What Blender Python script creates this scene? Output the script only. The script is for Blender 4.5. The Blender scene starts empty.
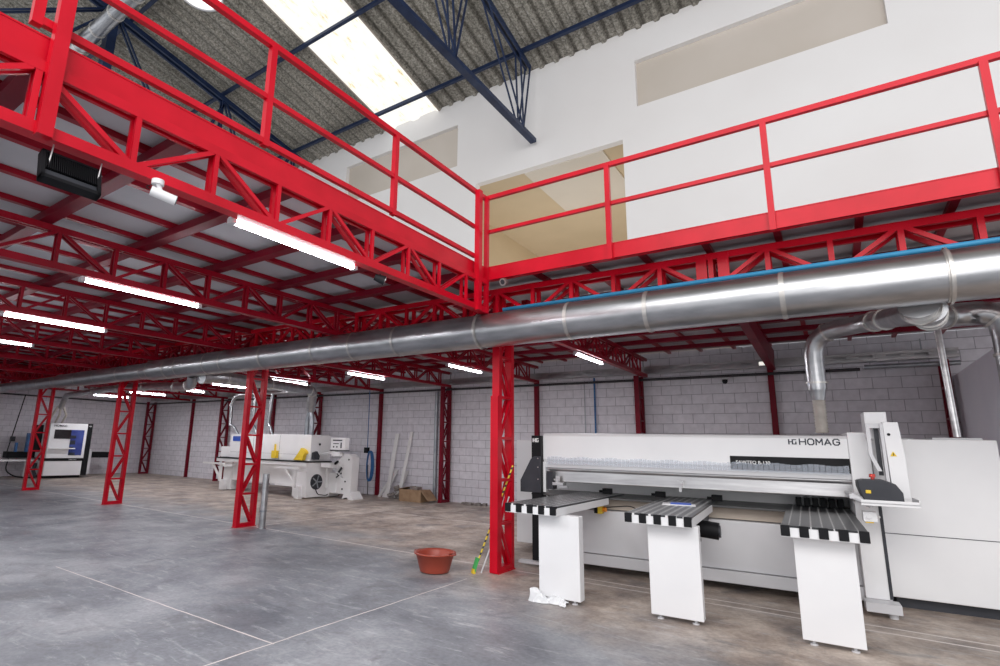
import bpy, math, random
from math import sin, cos, pi, radians, sqrt
from mathutils import Vector, Matrix
random.seed(7)
scene = bpy.context.scene
col = scene.collection
ORD = ['first','second','third','fourth','fifth','sixth','seventh','eighth','ninth','tenth','eleventh','twelfth']

# ------------------------------------------------------------------ materials
def new_mat(name):
    m = bpy.data.materials.new(name); m.use_nodes = True
    nt = m.node_tree; b = nt.nodes['Principled BSDF']
    return m, nt, b
def N(nt, t, **kw):
    n = nt.nodes.new(t)
    for k, v in kw.items(): setattr(n, k, v)
    return n
def coords(nt, scale=(1,1,1)):
    tc = N(nt, 'ShaderNodeTexCoord'); mp = N(nt, 'ShaderNodeMapping')
    mp.inputs['Scale'].default_value = scale
    nt.links.new(tc.outputs['Object'], mp.inputs['Vector'])
    return mp.outputs['Vector']
def ramp(nt, fac, stops):
    r = N(nt, 'ShaderNodeValToRGB'); e = r.color_ramp.elements
    while len(e) < len(stops): e.new(0.5)
    for i, (p, c) in enumerate(stops):
        e[i].position = p; e[i].color = (c[0], c[1], c[2], 1)
    nt.links.new(fac, r.inputs['Fac']); return r.outputs['Color']
def noisy(name, c1, c2, rough=.5, metal=0., scale=4., detail=4., sc=(1,1,1), bump=0., spec=None, lo=.3, hi=.7, coat=0.):
    m, nt, b = new_mat(name)
    n = N(nt, 'ShaderNodeTexNoise'); n.inputs['Scale'].default_value = scale; n.inputs['Detail'].default_value = detail
    nt.links.new(coords(nt, sc), n.inputs['Vector'])
    nt.links.new(ramp(nt, n.outputs['Fac'], [(lo, c1), (hi, c2)]), b.inputs['Base Color'])
    b.inputs['Roughness'].default_value = rough; b.inputs['Metallic'].default_value = metal
    if spec is not None: b.inputs['Specular IOR Level'].default_value = spec
    if coat: b.inputs['Coat Weight'].default_value = coat
    if bump:
        bp = N(nt, 'ShaderNodeBump'); bp.inputs['Strength'].default_value = bump; bp.inputs['Distance'].default_value = .01
        nt.links.new(n.outputs['Fac'], bp.inputs['Height']); nt.links.new(bp.outputs['Normal'], b.inputs['Normal'])
    return m
def emit(name, c, s):
    m, nt, b = new_mat(name)
    b.inputs['Base Color'].default_value = (*c, 1); b.inputs['Emission Color'].default_value = (*c, 1)
    b.inputs['Emission Strength'].default_value = s
    return m
M = {}
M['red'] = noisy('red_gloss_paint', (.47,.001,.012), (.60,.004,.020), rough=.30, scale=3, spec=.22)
M['red_shaded'] = noisy('red_paint_deck_shade', (.23,.002,.012), (.33,.004,.018), rough=.36, scale=3, spec=.25)  # same red paint, darkened: shade under the deck put into the colour
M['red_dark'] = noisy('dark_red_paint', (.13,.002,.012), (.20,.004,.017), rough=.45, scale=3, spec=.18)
M['blue'] = noisy('navy_blue_paint', (.008,.016,.05), (.018,.034,.085), rough=.4, scale=3, spec=.3)
M['bluepipe'] = noisy('sky_blue_pipe_paint', (.03,.22,.42), (.05,.30,.52), rough=.4, scale=3)
M['white'] = noisy('white_powder_coat', (.74,.74,.755), (.80,.80,.81), rough=.38, scale=1.5)
M['white2'] = noisy('light_grey_powder_coat', (.55,.55,.57), (.62,.62,.64), rough=.4, scale=1.5)
M['ivory'] = noisy('warm_white_enamel', (.80,.79,.79), (.86,.85,.85), rough=.4, scale=2)
M['galv'] = noisy('galvanised_sheet', (.34,.345,.36), (.56,.56,.57), rough=.30, metal=.95, scale=5, sc=(.6,2,2), lo=.25, hi=.75)
M['galv_dull'] = noisy('dull_galvanised_sheet', (.28,.30,.33), (.44,.46,.48), rough=.42, metal=.8, scale=5)
M['ring'] = noisy('duct_clamp_metal', (.50,.48,.46), (.7,.68,.65), rough=.35, metal=.8, scale=8)
M['steel'] = noisy('brushed_steel', (.45,.44,.45), (.68,.67,.67), rough=.3, metal=.85, scale=6, sc=(.3,3,3))
M['black'] = noisy('black_plastic', (.004,.0045,.006), (.010,.010,.012), rough=.55, scale=5, spec=.2)
M['charcoal'] = noisy('charcoal_plastic', (.030,.032,.040), (.045,.047,.056), rough=.45, scale=5, spec=.3)
M['blackpipe'] = noisy('black_iron_pipe', (.015,.014,.018), (.03,.028,.032), rough=.4, scale=5)
M['plate'] = noisy('grey_phenolic_plate', (.05,.052,.055), (.10,.10,.10), rough=.35, scale=3, spec=.3)
M['yellow'] = noisy('warning_yellow', (.75,.50,.02), (.85,.60,.04), rough=.45, scale=3)
M['orange'] = noisy('orange_plastic', (.75,.22,.01), (.85,.30,.02), rough=.45, scale=3)
M['redbtn'] = noisy('red_button_plastic', (.5,.03,.02), (.6,.05,.03), rough=.4, scale=3)
M['green'] = noisy('green_sticker', (.03,.35,.08), (.08,.45,.12), rough=.5, scale=3)
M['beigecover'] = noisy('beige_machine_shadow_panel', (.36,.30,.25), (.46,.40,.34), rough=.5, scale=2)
M['basin'] = noisy('terracotta_plastic', (.30,.045,.025), (.40,.07,.04), rough=.42, scale=4)
M['card'] = noisy('cardboard', (.26,.16,.09), (.38,.25,.15), rough=.8, scale=6)
M['board'] = noisy('pale_board', (.70,.69,.68), (.80,.79,.78), rough=.6, scale=3)
M['hose'] = noisy('blue_hose_plastic', (.01,.09,.26), (.03,.15,.38), rough=.4, scale=5)
M['flex'] = noisy('translucent_flex_hose', (.42,.38,.34), (.56,.52,.47), rough=.5, scale=10)
M['ink'] = noisy('dark_blue_print', (.008,.012,.028), (.012,.018,.035), rough=.5, scale=3)
M['inkwhite'] = noisy('white_print', (.8,.8,.8), (.85,.85,.85), rough=.5, scale=3)
M['blueprint'] = noisy('blue_print', (.015,.06,.35), (.03,.09,.45), rough=.4, scale=3)
M['navyglass'] = noisy('blue_protective_window', (.02,.03,.16), (.07,.10,.34), rough=.15, scale=2.2)
M['darkglass'] = noisy('dark_machine_window', (.012,.010,.012), (.03,.026,.028), rough=.12, scale=2)
M['grime'] = noisy('old_dusty_rubble', (.16,.13,.12), (.30,.27,.25), rough=.9, scale=9)
M['tube'] = emit('fluorescent_tube_glow', (.95,.95,1.0), 30.0)
M['skylight'] = None
M['film'] = noisy('white_plastic_film', (.62,.63,.65), (.78,.79,.80), rough=.25, scale=8, bump=.6)
M['wood_yb'] = None

def mat_upper_wall():
    m, nt, b = new_mat('white_wall_paint')
    n = N(nt, 'ShaderNodeTexNoise'); n.inputs['Scale'].default_value = .35; n.inputs['Detail'].default_value = 3
    nt.links.new(coords(nt), n.inputs['Vector'])
    nt.links.new(ramp(nt, n.outputs['Fac'], [(.3,(.80,.775,.76)),(.7,(.86,.845,.835))]), b.inputs['Base Color'])
    b.inputs['Roughness'].default_value = .8
    return m
M['wallpaint'] = mat_upper_wall()
M['beige'] = noisy('beige_wall_paint', (.60,.49,.33), (.68,.56,.39), rough=.85, scale=.5)
M['light_patch'] = noisy('ceiling_light_tone', (.70,.65,.57), (.76,.71,.63), rough=.85, scale=.5)
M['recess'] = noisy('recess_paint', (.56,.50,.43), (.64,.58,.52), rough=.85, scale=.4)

def mat_block(name, c1, c2, cm, axis='X'):
    m, nt, b = new_mat(name)
    tc = N(nt, 'ShaderNodeTexCoord'); sep = N(nt, 'ShaderNodeSeparateXYZ'); cmb = N(nt, 'ShaderNodeCombineXYZ')
    nt.links.new(tc.outputs['Object'], sep.inputs[0])
    nt.links.new(sep.outputs[axis], cmb.inputs['X']); nt.links.new(sep.outputs['Z'], cmb.inputs['Y'])
    br = N(nt, 'ShaderNodeTexBrick')
    br.inputs['Scale'].default_value = 1; br.inputs['Brick Width'].default_value = .40; br.inputs['Row Height'].default_value = .20
    br.inputs['Mortar Size'].default_value = .006; br.inputs['Mortar Smooth'].default_value = .3; br.inputs['Bias'].default_value = 0
    br.inputs['Color1'].default_value = (*c1, 1); br.inputs['Color2'].default_value = (*c2, 1); br.inputs['Mortar'].default_value = (*cm, 1)
    nt.links.new(cmb.outputs[0], br.inputs['Vector'])
    n = N(nt, 'ShaderNodeTexNoise'); n.inputs['Scale'].default_value = 9; n.inputs['Detail'].default_value = 5
    nt.links.new(tc.outputs['Object'], n.inputs['Vector'])
    mx = N(nt, 'ShaderNodeMix', data_type='RGBA', blend_type='MULTIPLY'); mx.inputs['Factor'].default_value = 1
    nt.links.new(br.outputs['Color'], mx.inputs['A']); nt.links.new(ramp(nt, n.outputs['Fac'], [(.25,(.82,.82,.82)),(.75,(1,1,1))]), mx.inputs['B'])
    nt.links.new(mx.outputs['Result'], b.inputs['Base Color']); b.inputs['Roughness'].default_value = .75
    bp = N(nt, 'ShaderNodeBump'); bp.inputs['Strength'].default_value = .6; bp.inputs['Distance'].default_value = .012; bp.invert = True
    nt.links.new(br.outputs['Fac'], bp.inputs['Height']); nt.links.new(bp.outputs['Normal'], b.inputs['Normal'])
    return m
M['block'] = mat_block('painted_concrete_block', (.74,.72,.77), (.80,.78,.83), (.40,.38,.42), 'X')
M['block_y'] = mat_block('painted_concrete_block_side', (.76,.73,.78), (.82,.79,.84), (.50,.47,.52), 'Y')
M['panel_grey'] = noisy('grey_partition_panel', (.80,.80,.88), (.88,.88,.95), rough=.7, scale=.8)

def mat_floor():
    m, nt, b = new_mat('worn_concrete_floor')
    tc = N(nt, 'ShaderNodeTexCoord'); V = tc.outputs['Object']
    L = nt.links
    def noise(scale, detail=5, rough=.6, vec=None, dist=0):
        n = N(nt, 'ShaderNodeTexNoise'); n.inputs['Scale'].default_value = scale; n.inputs['Detail'].default_value = detail
        n.inputs['Roughness'].default_value = rough; n.inputs['Distortion'].default_value = dist
        L.new(vec or V, n.inputs['Vector']); return n.outputs['Fac']
    def mix(f, a, c, mode='MIX'):
        x = N(nt, 'ShaderNodeMix', data_type='RGBA', blend_type=mode)
        for s, v in (('Factor', f), ('A', a), ('B', c)):
            if isinstance(v, (int, float)): x.inputs[s].default_value = v
            elif isinstance(v, tuple): x.inputs[s].default_value = (*v, 1)
            else: L.new(v, x.inputs[s])
        return x.outputs['Result']
    def math_(op, a, c=None, clamp=False):
        x = N(nt, 'ShaderNodeMath', operation=op); x.use_clamp = clamp
        for i, v in enumerate((a, c)):
            if v is None: continue
            if isinstance(v, (int, float)): x.inputs[i].default_value = v
            else: L.new(v, x.inputs[i])
        return x.outputs[0]
    sep = N(nt, 'ShaderNodeSeparateXYZ'); L.new(V, sep.inputs[0]); X, Y = sep.outputs['X'], sep.outputs['Y']
    base = ramp(nt, noise(.7, 6, .65, dist=.4), [(.34,(.155,.165,.19)),(.5,(.255,.268,.295)),(.66,(.39,.40,.425))])
    # warm dusty zone beneath and around the saw, fading out over a metre or so
    n1 = noise(.9, 5, .6)
    fx = math_('ADD', math_('MULTIPLY', math_('ADD', math_('ADD', Y, 1.25), math_('MULTIPLY', math_('MAXIMUM', X, -4.), .36)), .75), math_('MULTIPLY', math_('ADD', n1, -.5), 2.2))
    warm = math_('MULTIPLY', math_('MAXIMUM', math_('MINIMUM', fx, 1), 0), .85)
    warmc = ramp(nt, noise(1.6, 6, .7), [(.34,(.17,.125,.10)),(.5,(.42,.33,.265)),(.66,(.70,.60,.51))])
    c = mix(warm, base, warmc)
    # scuffs
    mp = N(nt, 'ShaderNodeMapping'); mp.inputs['Scale'].default_value = (1.2, 4.5, 1); mp.inputs['Rotation'].default_value = (0,0,.25); L.new(V, mp.inputs['Vector'])
    s = ramp(nt, noise(2.2, 8, .75, mp.outputs[0], .6), [(.54,(0,0,0)),(.68,(1,1,1))])
    c = mix(math_('MULTIPLY', s, .6), c, (.56,.57,.59))
    d = ramp(nt, noise(1.3, 7, .7, None, 1.2), [(.36,(1,1,1)),(.46,(0,0,0))])
    c = mix(math_('MULTIPLY', d, .55), c, (.15,.15,.16))
    sp = ramp(nt, noise(28, 3, .6), [(.36,(.82,.82,.82)),(.62,(1,1,1))])
    c = mix(1, c, sp, 'MULTIPLY')
    # saw-cut joints, filled pale
    wob = math_('MULTIPLY', math_('ADD', noise(1.2, 3), -.5), .05)
    tot = None
    for axis, other, val, lo, hi in ((Y, X, -3.2, -4.0, -.1), (X, Y, -.12, -6, -.6), (Y, X, .12, -30, 9), (Y, X, 3.3, -30, 9), (X, Y, -5.0, -.6, 9), (Y, X, .30, .6, 9)):
        dd = math_('ABSOLUTE', math_('ADD', math_('ADD', axis, -val), wob))
        ln = math_('LESS_THAN', dd, .007 if val == -3.2 or val == -.12 else .015)
        ln = math_('MULTIPLY', ln, math_('GREATER_THAN', other, lo)); ln = math_('MULTIPLY', ln, math_('LESS_THAN', other, hi))
        tot = ln if tot is None else math_('MAXIMUM', tot, ln)
    tot = math_('MULTIPLY', tot, math_('MULTIPLY', noise(3, 2), 1.9, True))
    c = mix(tot, c, (.72,.66,.62))
    # red paint dropped around the column feet
    for cx in (0, -5, -10, -15):
        v = N(nt, 'ShaderNodeVectorMath', operation='DISTANCE'); L.new(V, v.inputs[0]); v.inputs[1].default_value = (cx, 0, 0)
        f = math_('ADD', math_('SUBTRACT', .42, v.outputs['Value']), math_('MULTIPLY', math_('ADD', noise(6,4), -.5), .9))
        f = math_('MULTIPLY', f, 1.0, True)
        c = mix(f, c, (.45,.08,.07))
    L.new(c, b.inputs['Base Color'])
    r = ramp(nt, noise(2.5, 5), [(.3,(.32,.32,.32)),(.7,(.6,.6,.6))]); L.new(r, b.inputs['Roughness'])
    b.inputs['Specular IOR Level'].default_value = .4
    bp = N(nt, 'ShaderNodeBump'); bp.inputs['Strength'].default_value = .15; bp.inputs['Distance'].default_value = .01
    L.new(noise(14, 6), bp.inputs['Height']); L.new(bp.outputs[0], b.inputs['Normal'])
    return m
M['floor'] = mat_floor()
M['deck'] = noisy('grey_cement_deck_board', (.48,.47,.49), (.60,.59,.61), rough=.75, scale=1.1, detail=6)

def mat_fibro():
    m, nt, b = new_mat('weathered_fibre_cement')
    V = coords(nt)
    n = N(nt, 'ShaderNodeTexNoise'); n.inputs['Scale'].default_value = 16; n.inputs['Detail'].default_value = 6; n.inputs['Roughness'].default_value = .8
    nt.links.new(V, n.inputs['Vector'])
    n2 = N(nt, 'ShaderNodeTexNoise'); n2.inputs['Scale'].default_value = .5; n2.inputs['Detail'].default_value = 4
    nt.links.new(V, n2.inputs['Vector'])
    a = ramp(nt, n.outputs['Fac'], [(.36,(.11,.10,.085)),(.5,(.32,.30,.26)),(.62,(.55,.52,.46))])
    c = ramp(nt, n2.outputs['Fac'], [(.3,(.72,.72,.70)),(.7,(1,1,1))])
    mx = N(nt, 'ShaderNodeMix', data_type='RGBA', blend_type='MULTIPLY'); mx.inputs['Factor'].default_value = 1
    nt.links.new(a, mx.inputs['A']); nt.links.new(c, mx.inputs['B'])
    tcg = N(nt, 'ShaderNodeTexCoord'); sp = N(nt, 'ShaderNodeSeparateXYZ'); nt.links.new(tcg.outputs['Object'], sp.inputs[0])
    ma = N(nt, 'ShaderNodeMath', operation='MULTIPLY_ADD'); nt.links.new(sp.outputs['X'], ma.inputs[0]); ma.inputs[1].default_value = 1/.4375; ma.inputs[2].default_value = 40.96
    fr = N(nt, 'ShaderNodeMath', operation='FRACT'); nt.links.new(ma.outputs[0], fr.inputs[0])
    g = ramp(nt, fr.outputs[0], [(0,(.35,.34,.33)),(.12,(.45,.44,.43)),(.22,(1,1,1)),(.86,(1,1,1)),(.93,(.6,.59,.58))])  # relief shading put into the colour: darker along each corrugation groove
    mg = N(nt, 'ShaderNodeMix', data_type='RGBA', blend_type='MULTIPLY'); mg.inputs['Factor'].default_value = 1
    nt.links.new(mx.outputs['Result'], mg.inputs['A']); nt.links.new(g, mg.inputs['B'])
    nt.links.new(mg.outputs['Result'], b.inputs['Base Color']); b.inputs['Roughness'].default_value = .95
    return m
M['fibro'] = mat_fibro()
def mat_skylight():
    m, nt, b = new_mat('translucent_skylight_sheet')
    V = coords(nt, (3, .8, 1))
    n = N(nt, 'ShaderNodeTexNoise'); n.inputs['Scale'].default_value = 2.2; n.inputs['Detail'].default_value = 8; n.inputs['Roughness'].default_value = .7
    nt.links.new(V, n.inputs['Vector'])
    c = ramp(nt, n.outputs['Fac'], [(.31,(.60,.46,.20)),(.37,(1,.90,.66)),(.44,(1,.99,.95))])
    b.inputs['Base Color'].default_value = (.10,.09,.07,1); nt.links.new(c, b.inputs['Emission Color'])
    b.inputs['Emission Strength'].default_value = 1.0; b.inputs['Roughness'].default_value = .6
    return m
M['skylight'] = mat_skylight()
def mat_dots():
    m, nt, b = new_mat('air_cushion_table_surface')
    tc = N(nt, 'ShaderNodeTexCoord')
    vo = N(nt, 'ShaderNodeTexVoronoi'); vo.voronoi_dimensions = '2D'; vo.inputs['Randomness'].default_value = 0; vo.inputs['Scale'].default_value = 14
    nt.links.new(tc.outputs['Object'], vo.inputs['Vector'])
    nt.links.new(ramp(nt, vo.outputs['Distance'], [(.20,(.75,.75,.75)),(.26,(.035,.037,.042))]), b.inputs['Base Color'])
    b.inputs['Roughness'].default_value = .3
    return m
M['dots'] = mat_dots()
def mat_lines():
    m, nt, b = new_mat('grooved_air_table_surface')
    tc = N(nt, 'ShaderNodeTexCoord'); sep = N(nt, 'ShaderNodeSeparateXYZ'); nt.links.new(tc.outputs['Object'], sep.inputs[0])
    def frac(sock, s, o=0.):
        a = N(nt, 'ShaderNodeMath', operation='MULTIPLY_ADD'); nt.links.new(sock, a.inputs[0]); a.inputs[1].default_value = s; a.inputs[2].default_value = o
        f = N(nt, 'ShaderNodeMath', operation='FRACT'); nt.links.new(a.outputs[0], f.inputs[0]); return f.outputs[0]
    def lt(sock, v):
        a = N(nt, 'ShaderNodeMath', operation='LESS_THAN'); nt.links.new(sock, a.inputs[0]); a.inputs[1].default_value = v; return a.outputs[0]
    a = N(nt, 'ShaderNodeMath', operation='MULTIPLY'); nt.links.new(lt(frac(sep.outputs['X'], 13.5, .3), .13), a.inputs[0]); nt.links.new(lt(frac(sep.outputs['Y'], 18), .62), a.inputs[1])
    mx = N(nt, 'ShaderNodeMix', data_type='RGBA'); nt.links.new(a.outputs[0], mx.inputs['Factor'])
    mx.inputs['A'].default_value = (.018,.019,.022,1); mx.inputs['B'].default_value = (.50,.50,.50,1)
    nt.links.new(mx.outputs['Result'], b.inputs['Base Color']); b.inputs['Roughness'].default_value = .33
    return m
M['lines'] = mat_lines()
def mat_curtain():
    m, nt, b = new_mat('clear_strip_curtain')
    b.inputs['Base Color'].default_value = (.66,.72,.82,1); b.inputs['Roughness'].default_value = .2; b.inputs['Alpha'].default_value = .22
    return m
M['curtain'] = mat_curtain()
def mat_stripes():
    m, nt, b = new_mat('yellow_black_banded_rod')
    w = N(nt, 'ShaderNodeTexWave'); w.bands_direction = 'Z'; w.inputs['Scale'].default_value = 4.5
    tc = N(nt, 'ShaderNodeTexCoord'); nt.links.new(tc.outputs['Object'], w.inputs['Vector'])
    nt.links.new(ramp(nt, w.outputs['Fac'], [(.32,(.03,.03,.03)),(.36,(.72,.55,.05))]), b.inputs['Base Color'])
    return m
M['wood_yb'] = mat_stripes()

# ------------------------------------------------------------------ mesh kit
class MB:
    def __init__(s): s.v = []; s.f = []; s.sm = []
    def add(s, vs, fs, smooth=False):
        o = len(s.v); s.v += [tuple(p) for p in vs]; s.f += [tuple(o+i for i in f) for f in fs]; s.sm += [smooth]*len(fs); return s
    def box(s, x0, x1, y0, y1, z0, z1):
        return s.add([(x0,y0,z0),(x1,y0,z0),(x1,y1,z0),(x0,y1,z0),(x0,y0,z1),(x1,y0,z1),(x1,y1,z1),(x0,y1,z1)],
              [(0,3,2,1),(4,5,6,7),(0,1,5,4),(1,2,6,5),(2,3,7,6),(3,0,4,7)])
    def bar(s, p, q, w, h, up=(0,0,1)):
        p, q = Vector(p), Vector(q); d = (q-p).normalized(); up = Vector(up)
        if abs(d.dot(up)) > .99: up = Vector((0,1,0))
        a = d.cross(up).normalized()*w/2; b = a.cross(d).normalized()*h/2
        vs = [p-a-b, p+a-b, p+a+b, p-a+b, q-a-b, q+a-b, q+a+b, q-a+b]
        return s.add(vs, [(0,1,2,3),(7,6,5,4),(0,4,5,1),(1,5,6,2),(2,6,7,3),(3,7,4,0)])
    def tube(s, pts, r, seg=16, caps=True, smooth=True):
        P = [Vector(p) for p in pts]; n = len(P); rings = []
        rr = r if isinstance(r, (list, tuple)) else [r]*n
        ref = None; vs = []; fs = []
        for i in range(n):
            d = (P[min(i+1,n-1)]-P[max(i-1,0)]).normalized()
            if ref is None:
                ref = Vector((0,0,1)) if abs(d.z) < .9 else Vector((1,0,0))
            a = (ref - d*ref.dot(d)).normalized(); b = d.cross(a); ref = a
            for k in range(seg):
                t = 2*pi*k/seg; vs.append(P[i]+(a*cos(t)+b*sin(t))*rr[i])
        for i in range(n-1):
            for k in range(seg):
                k2 = (k+1)%seg; fs.append((i*seg+k, i*seg+k2, (i+1)*seg+k2, (i+1)*seg+k))
        s.add(vs, fs, smooth)
        if caps:
            s.add(vs[:seg], [tuple(range(seg))[::-1]]); s.add(vs[-seg:], [tuple(range(seg))])
        return s
    def prism(s, poly, axis, a, b):
        """poly 2-D in the two remaining axes (order x,y,z without axis)"""
        def mk(p, t):
            return {'x': (t,p[0],p[1]), 'y': (p[0],t,p[1]), 'z': (p[0],p[1],t)}[axis]
        n = len(poly); vs = [mk(p,a) for p in poly]+[mk(p,b) for p in poly]
        return s.add(vs, [tuple(range(n)), tuple(range(n,2*n))[::-1]]+[(i,i+n,(i+1)%n+n,(i+1)%n) for i in range(n)])
    def lathe(s, prof, c=(0,0,0), seg=32):
        vs = []; fs = []; n = len(prof)
        for k in range(seg):
            t = 2*pi*k/seg
            for r, z in prof: vs.append((c[0]+r*cos(t), c[1]+r*sin(t), c[2]+z))
        for k in range(seg):
            k2 = (k+1)%seg
            for i in range(n-1): fs.append((k*n+i, k2*n+i, k2*n+i+1, k*n+i+1))
        return s.add(vs, fs, True)
    def build(s, name, mat, parent=None, org=(0,0,0), bevel=0, label=None, solid=0):
        me = bpy.data.meshes.new(name)
        me.from_pydata([(x-org[0], y-org[1], z-org[2]) for x, y, z in s.v], [], s.f)
        me.materials.append(M[mat] if isinstance(mat, str) else mat)
        me.polygons.foreach_set('use_smooth', s.sm); me.update()
        o = bpy.data.objects.new(name, me); col.objects.link(o)
        import bmesh
        bm = bmesh.new(); bm.from_mesh(me); bmesh.ops.recalc_face_normals(bm, faces=bm.faces); bm.to_mesh(me); bm.free()
        if parent is not None: o.parent = parent
        else: o.location = org
        if bevel:
            md = o.modifiers.new('bevel', 'BEVEL'); md.width = bevel; md.segments = 2; md.limit_method = 'ANGLE'
        if solid:
            md = o.modifiers.new('solid', 'SOLIDIFY'); md.thickness = solid
        if label: o['label'] = label
        return o
def box(name, mat, parent, x0, x1, y0, y1, z0, z1, org=(0,0,0), bevel=0, label=None):
    return MB().box(x0,x1,y0,y1,z0,z1).build(name, mat, parent, org, bevel, label)
def tag(o, label=None, cat=None, group=None, kind=None):
    if label: o['label'] = label
    if cat: o['category'] = cat
    if group: o['group'] = group
    if kind: o['kind'] = kind
    return o
def root(name, loc, label, cat, group=None, rz=0.):
    o = bpy.data.objects.new(name, None); o.empty_display_size = .2; col.objects.link(o)
    o.location = loc; o.rotation_euler = (0,0,rz)
    return tag(o, label, cat, group)
def struct(o): o['kind'] = 'structure'; return o
def text(name, body, size, mat, parent, loc, rot, extr=.001, sx=1., bold=0., align='LEFT', label=None):
    cu = bpy.data.curves.new(name, 'FONT'); cu.body = body; cu.size = size; cu.extrude = extr; cu.offset = bold; cu.align_x = align
    t = bpy.data.objects.new('tmp', cu); col.objects.link(t)
    dg = bpy.context.evaluated_depsgraph_get()
    me = bpy.data.meshes.new_from_object(t.evaluated_get(dg)); bpy.data.objects.remove(t)
    for v in me.vertices: v.co.x *= sx
    me.materials.clear(); me.materials.append(M[mat])
    o = bpy.data.objects.new(name, me); col.objects.link(o); o.parent = parent; o.location = loc; o.rotation_euler = rot
    if label: o['label'] = label
    return o
STROKES = {'H':[[(0,0),(0,1)],[(1,0),(1,1)],[(0,.5),(1,.5)]], 'O':[[(.25,0),(.75,0),(1,.25),(1,.75),(.75,1),(.25,1),(0,.75),(0,.25),(.25,0)]],
 'M':[[(0,0),(0,1)],[(0,1),(.5,.35)],[(.5,.35),(1,1)],[(1,1),(1,0)]], 'A':[[(0,0),(.5,1)],[(.5,1),(1,0)],[(.2,.32),(.8,.32)]],
 'G':[[(1,.82),(.75,1),(.25,1),(0,.75),(0,.25),(.25,0),(.75,0),(1,.2),(1,.5),(.55,.5)]]}
def stroke_text(name, body, x, y, z, wd, ht, wt, gap, mat, parent):
    m = MB()
    for ch in body:
        for st_ in STROKES[ch]:
            for p, q in zip(st_, st_[1:]):
                a = Vector((x+p[0]*wd, y, z+p[1]*ht)); b = Vector((x+q[0]*wd, y, z+q[1]*ht)); d = (b-a).normalized()*wt*.35
                m.bar(a-d, b+d, .002, wt, (0,0,1) if abs((b-a).normalized().z) < .99 else (1,0,0))
        x += wd+wt+gap
    return m.build(name, mat, parent)
def kids(o): return [c for c in col.objects if c.parent == o]
def copy_tree(o, parent=None):
    c = o.copy(); col.objects.link(c); c.parent = parent
    for ch in kids(o): copy_tree(ch, c)
    return c
def arc(c, r, a0, a1, u, v, n=8):
    c, u, v = Vector(c), Vector(u), Vector(v)
    return [c+u*(r*cos(a0+(a1-a0)*i/n))+v*(r*sin(a0+(a1-a0)*i/n)) for i in range(n+1)]
def smooth_path(pts, rad, n=7):
    """polyline with its corners rounded"""
    P = [Vector(p) for p in pts]; out = [P[0]]
    for i in range(1, len(P)-1):
        a = (P[i-1]-P[i]); b = (P[i+1]-P[i]); r = min(rad, a.length*.49, b.length*.49)
        s, e = P[i]+a.normalized()*r, P[i]+b.normalized()*r
        for k in range(n+1):
            t = k/n; out.append(s*(1-t)**2+P[i]*2*t*(1-t)+e*t*t)
    out.append(P[-1]); return out

YW = 6.15          # face of the back wall
XE = .126          # mezzanine edge running towards the viewer
YE = -.657         # mezzanine edge running to the right
ZB, ZT = 3.398, 3.566
XL = -21.4         # left wall

# ------------------------------------------------------------------ room shell
struct(MB().box(-30, 10, -12, 8, -.1, 0).build('floor', 'floor'))
struct(MB().box(XL-.3, 10, YW, YW+.2, 0, 3.53).build('wall_back', 'block'))
struct(MB().box(XL-.2, XL, -8, YW, 0, 3.53).build('wall_left', 'block_y'))
# partition seen behind the saw at the right
struct(MB().box(5.07, 5.15, 2.2, YW, 0, 2.76).build('wall_right', 'panel_grey'))
# tall plastered wall over the mezzanine with its three openings
w = MB()
xs = [-26, -9.8, -5.07, -4.39, -.17, .2, 4.97, 10]
def wallcol(x0, x1, gaps):
    z = 3.60
    for a, b in gaps:
        if a > z: w.box(x0, x1, YW, YW+.2, z, a)
        z = b
    w.box(x0, x1, YW, YW+.2, z, 11.95)
wallcol(-26, -9.80, []); wallcol(-9.80, -5.07, [(9.60,10.96)]); wallcol(-5.07, -4.39, []); wallcol(-4.39, -.17, [(3.60,8.84)])
wallcol(-.17, .2, []); wallcol(.2, 4.97, [(9.60,10.86)]); wallcol(4.97, 10, [])
struct(w.build('wall_upper', 'wallpaint'))
struct(MB().box(-9.80, -5.07, YW+.14, YW+.2, 9.60, 10.96).build('wall_recess_left', 'recess'))
struct(MB().box(.2, 4.97, YW+.14, YW+.2, 9.60, 10.86).build('wall_recess_right', 'recess'))
# the room behind the big opening
r_ = MB().box(-5.6, .9, 13.9, 14.0, 3.6, 9.0).box(-5.7, -5.6, YW+.2, 14.0, 3.6, 9.0).box(.8, .9, YW+.2, 13.9, 3.6, 9.0)
struct(r_.build('wall_inner_room', 'beige'))
struct(MB().box(-5.6, .8, YW+.2, 13.9, 8.86, 8.95).build('ceiling_inner_room', 'beige'))
struct(MB().box(-2.95, -.75, YW+.2, 9.2, 8.82, 8.86).build('ceiling_light_patch', 'light_patch'))  # thin paler panel: patch of light on the ceiling put into its colour
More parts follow.
